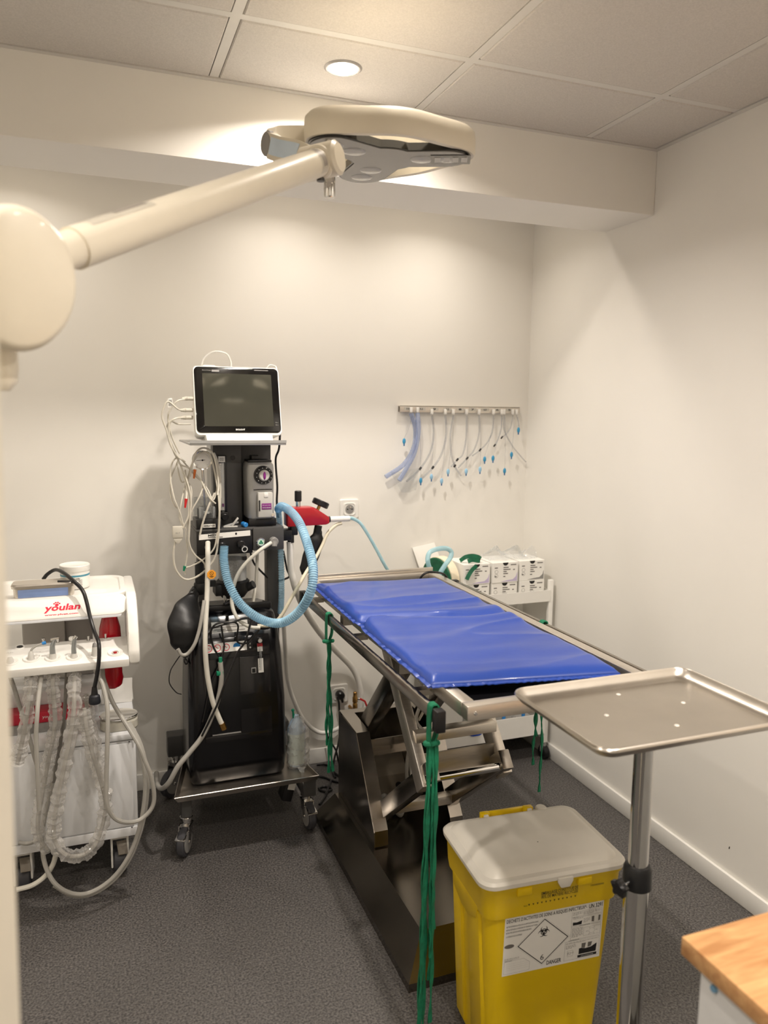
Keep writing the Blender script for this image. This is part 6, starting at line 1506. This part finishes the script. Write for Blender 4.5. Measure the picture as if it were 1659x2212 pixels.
# jug and packs on the lower trays
t=thing('white_canister',(1.34,2.83,0.1255),'white plastic canister on the bottom tray of the trolley','canister')
mb=MB(); rr_loft(mb,[(1.285,1.405,2.76,2.92,.02,0.126),(1.28,1.41,2.755,2.925,.024,0.135),(1.28,1.41,2.755,2.925,.024,0.33),(1.30,1.39,2.78,2.90,.03,0.365),(1.32,1.37,2.81,2.87,.02,0.372)]); mb.build('canister_body',M_WHITE,t)
MB().cyl((1.345,2.84,0.372),(1.345,2.84,0.392),0.022,bev=0.002).build('canister_cap',mat('pale_blue_cap',(190,210,226),0.4),t)
t=thing('fluid_pack',(1.56,2.80,0.1255),'clear fluid packs with blue ports on the bottom trolley tray','fluid pack')
for k in range(3):
    x=1.46+0.095*k
    MB().box(x,x+0.085,2.75,2.90,0.126,0.205+0.012*(k%2),bev=0.014,seg=3).build('pack',M_FILM,t)
    MB().box(x+0.03,x+0.045,2.7465,2.752,0.14,0.232,bev=0.001).build('port_strip',M_BLUEP,t)
t=thing('blue_gloves',(1.42,2.76,0.20),'blue gloves hanging over the bottom tray edge','gloves')
crumple('glove_sheet',mat('glove_blue',(20,66,170),0.5),lambda u,v:(1.42+0.06*u,2.733-0.003*math.sin(3*u),0.16+0.065*v),10,8,t,0.006,60,8)
q=PX(868,1668,z=0)
t=thing('white_jug',(1.12,2.72,0),'white plastic jug on the floor behind the table housing','jug')
mb=MB(); rr_loft(mb,[(1.075,1.195,2.69,2.80,.02,0.0005),(1.07,1.20,2.685,2.805,.024,0.012),(1.07,1.20,2.685,2.805,.024,0.20),(1.09,1.18,2.70,2.79,.03,0.24),(1.115,1.155,2.725,2.765,.016,0.25)]); mb.build('jug_body',mat('bluish_white',(214,220,226),0.4),t)
MB().cyl((1.135,2.745,0.25),(1.135,2.745,0.268),0.02).build('jug_cap',M_WHITE,t)

# ------------------------------------------------------------------ tube rack on the back wall
a=PX(860,885,y=YB); b=PX(1118,885,y=YB); zr=1.513
t=thing('tube_rack',((a.x+b.x)/2,YB,zr),'narrow steel rail with labelled slots for breathing tubes on the wall','rack')
MB().box(a.x,b.x,YB-0.002,YB-0.0003,zr-0.013,zr+0.014).box(a.x,b.x,YB-0.02,YB-0.002,zr+0.0115,zr+0.014).box(a.x,b.x,YB-0.02,YB-0.018,zr-0.013,zr+0.014,bev=0.0005).build('rail',M_STEEL,t)
for k in range(9):
    x=a.x+0.02+k*(b.x-a.x-0.03)/9; lb=MB().box(x,x+0.036,YB-0.0212,YB-0.0201,zr-0.006,zr+0.008).build('size_label',mat('label_grey',(190,186,176),0.5),t)
    text(('10','9.5','9','8.5','8','7','6.5','6','5')[k],'label_print',M_INK,lb,(x+0.010,YB-0.0216,zr-0.003),(1,0,0),(0,0,1),0.014,0.008,bold=0.02)
YT=YB-0.028
ETN=[0]
def ettube(pts,r,label,m,balloon=None,tip=None,bm=None,grp='clear breathing tubes hanging on the wall rack'):
    k=ETN[0]; ETN[0]+=1; bulge=0.024 if k==1 else (0.011 if k%2 else 0.0)
    P=[PX(u,v,y=YT-0.002*i-bulge*math.sin(math.pi/2*min(1,i*0.6))) for i,(u,v) in enumerate(pts)]
    t=thing('breathing_tube',P[0],label,'tube',grp)
    MB().tube(P,r,seg=9,n=30).build('tube_body',m,t)
    MB().box(P[0].x-0.0055,P[0].x+0.0055,YT-0.004,YT+0.0075,P[0].z+0.004,P[0].z+0.026,bev=0.002).build('connector',M_WHITE,t)
    if tip:
        q=min((p for p in smooth([Vector(p) for p in P],60)),key=lambda p:(p-PX(*tip,y=p.y)).length); MB().cyl(q+Vector((0.004,0,0.005)),q-Vector((0.004,0,0.005)),r+0.0008,seg=10).build('depth_mark',M_INK,t)
    if balloon:
        q=PX(*balloon,y=YT-0.026); k=balloon[1]
        MB().tube([P[0]+Vector((0.004,-0.003,-0.01)),P[0].lerp(q,0.5)+Vector((0.006,0,0)),q+Vector((0,0,0.012))],0.001,seg=5).build('pilot_line',M_ETTUBE,t)
        MB().sphere(q,0.0095,12,(0.8,0.45,1.35)).build('pilot_balloon',bm or mat('pilot_blue',(58,146,190),0.3),t)
        MB().cyl(q-Vector((0,0,0.010)),q-Vector((0,0,0.02)),0.0028,seg=8).build('pilot_valve',mat('pilot_dark',(36,96,150),0.35),t)
LB=mat('pilot_pale',(150,196,226),0.3)
TL='thin clear breathing tube with a blue pilot balloon on the wall rack'
ettube([(888,893),(897,925),(894,965),(872,1003),(833,1030)],0.0098,'thick bluish breathing tube hanging from the outer end slot of the wall rack',M_ETBLUE,(873,953),None,None,'thick bluish tubes on the wall rack')
ettube([(902,893),(904,930),(896,975),(880,1008),(862,1038)],0.0098,'thick bluish breathing tube hanging from the second slot of the wall rack',M_ETBLUE,(909,1038),None,None,'thick bluish tubes on the wall rack')
ettube([(933,897),(937,935),(930,975),(908,1012),(878,1040)],0.0042,'clear breathing tube with a blue balloon, first after the thick bluish pair on the rack',M_ETTUBE,(932,1030),(909,1012),LB)
ettube([(962,897),(964,938),(954,980),(935,1010),(910,1035)],0.0042,'clear breathing tube with a blue balloon, second after the thick bluish pair on the rack',M_ETTUBE,(954,1039),(935,1010),LB)
ettube([(979,897),(973,940),(975,980),(983,1008),(996,1028)],0.0038,'clear breathing tube with a blue balloon, third after the thick bluish pair on the rack',M_ETTUBE,(968,1019),(982,1006),LB)
ettube([(1008,897),(1007,945),(1000,980),(987,994),(975,1008)],0.0036,'clear breathing tube with a blue balloon, fourth after the thick bluish pair on the rack',M_ETTUBE,(1007,1018),(987,993),LB)
ettube([(1035,897),(1035,935),(1025,970),(1009,990),(990,1010)],0.0034,'clear breathing tube with a blue balloon, fifth after the thick bluish pair on the rack',M_ETTUBE,(1037,1014),(1010,990),LB)
ettube([(1066,897),(1064,930),(1053,955),(1037,972),(1020,985)],0.0031,'clear breathing tube with a blue balloon, sixth after the thick bluish pair on the rack',M_ETTUBE,(1047,992),(1037,972))
ettube([(1084,897),(1083,925),(1076,948),(1068,963)],0.0028,'clear breathing tube with a blue balloon, seventh after the thick bluish pair on the rack',M_ETTUBE,(1065,990),(1068,962))
ettube([(1089,897),(1090,930),(1105,960),(1120,980),(1136,998)],0.0028,'clear breathing tube with a blue balloon, eighth after the thick bluish pair on the rack',M_ETTUBE,(1090,1017))
ettube([(1108,897),(1104,920),(1096,935),(1084,945)],0.0025,'clear breathing tube with a blue balloon, ninth after the thick bluish pair on the rack',M_ETTUBE,(1105,982),(1083,944))
ettube([(1116,897),(1120,912),(1121,925)],0.0022,'clear breathing tube with a blue balloon, tenth after the thick bluish pair on the rack',M_ETTUBE,(1120,929))
crw=PX(860,1040,y=YT)
t=thing('tube_pouch',PX(862,1048,y=YT),'torn clear pouch hanging at the tips of the thick tubes','pouch')
p0,p1,p2,p3=[PX(u,v,y=YT-0.016) for u,v in ((845,1022),(905,1010),(900,1060),(868,1065))]
crumple('pouch_film',M_CLEAR,lambda u,v:tuple((p0*(1-u)+p1*u)*(1-v)+(p3*(1-u)+p2*u)*v),12,10,t,0.006,50,6)

# ------------------------------------------------------------------ sockets, plug, tap
def socket(c,label):
    t=thing('wall_socket',(c.x,YB,c.z),label,'socket')
    mb=MB(); R=[]
    for g,y,r in ((0,YB-0.0003,.008),(0,YB-.006,.008),(.003,YB-.0095,.007)):
        R.append([mb.bm.verts.new((p[0],y,p[1])) for p in rrect(c.x-.041+g,c.x+.041-g,c.z-.041+g,c.z+.041-g,r)])
    mb.loft(R); f=mb.build('face_plate',M_WHITE,t)
    mb=MB(); R=[]
    for g,y in ((.014,YB-.0096),(.015,YB-.0125),(.018,YB-.013),(.020,YB-.0105)):
        R.append([mb.bm.verts.new((p[0],y,p[1])) for p in rrect(c.x-.041+g,c.x+.041-g,c.z-.041+g,c.z+.041-g,.012)])
    mb.loft(R); MBd=mb.build('insert',M_WHITE,f)
    MB().cyl((c.x,YB-.0128,c.z),(c.x,YB-.0136,c.z),0.0185,seg=30).build('well',M_GREY,f)
    MB().cyl((c.x-.0095,YB-.0136,c.z),(c.x-.0095,YB-.0145,c.z),0.003,seg=10).cyl((c.x+.0095,YB-.0136,c.z),(c.x+.0095,YB-.0145,c.z),0.003,seg=10).build('contact',M_INK,f)
    MB().cyl((c.x,YB-.0136,c.z+.009),(c.x,YB-.02,c.z+.009),0.0024,seg=10).build('earth_pin',M_CHROME,f)
    return t
c1=PX(753.5,1099,y=YB); socket(c1,'white wall socket above the table beside the red ventilator')
c2=PX(731,1497,y=YB); socket(c2,'white wall socket low on the back wall with a black plug in it')
t=thing('mains_plug',(c2.x,YB-.03,c2.z),'black round mains plug in the lower wall socket','plug')
MB().lathe([(0.017,-.0146),(0.0185,-.02),(0.0175,-.038),(0.012,-.044)],(c2.x,YB,c2.z),(0,1,0),seg=26).build('plug_body',M_BLACK,t)
MB().cyl((c2.x+.004,YB-.035,c2.z-.012),(c2.x+.008,YB-.035,c2.z-.03),0.006,0.0045).build('cord_relief',M_BLACK,t)
v0=PX(767,1515,y=2.96)
t=thing('gas_tap',(v0.x,2.96,v0.z-0.05),'brass pipe tap with a red lever on the back wall','tap')
MB().lathe([(0.006,.042),(0.0085,.04),(0.0085,.022),(0.011,.018),(0.011,-.002),(0.008,-.006),(0.0105,-.012),(0.0105,-.03)],(v0.x,2.96,v0.z),seg=14).build('tap_body',M_BRASS,t)
MB().cyl((v0.x,2.96,v0.z-.05),(v0.x,YB,v0.z-.05),0.007).build('wall_pipe',M_BRASS,t)
MB().lathe([(0.011,-.03),(0.012,-.04),(0.009,-.06),(0.009,-.12)],(v0.x,2.96,v0.z),seg=14).build('blue_hose',mat('deep_blue_hose',(30,52,150),0.4),t)
MB().cyl((v0.x+.008,2.96,v0.z+.01),(v0.x+.02,2.955,v0.z+.01),0.005).build('lever_stem',M_CHROME,t)
MB().bar((v0.x+.018,2.955,v0.z+.012),(v0.x+.042,2.95,v0.z-.002),0.008,0.006,side=(0,1,0),bev=0.002).bar((v0.x+.040,2.95,v0.z+.0),(v0.x+.052,2.95,v0.z-.03),0.008,0.006,side=(0,1,0),bev=0.002).build('red_lever',mat('lever_red',(178,30,32),0.4),t)
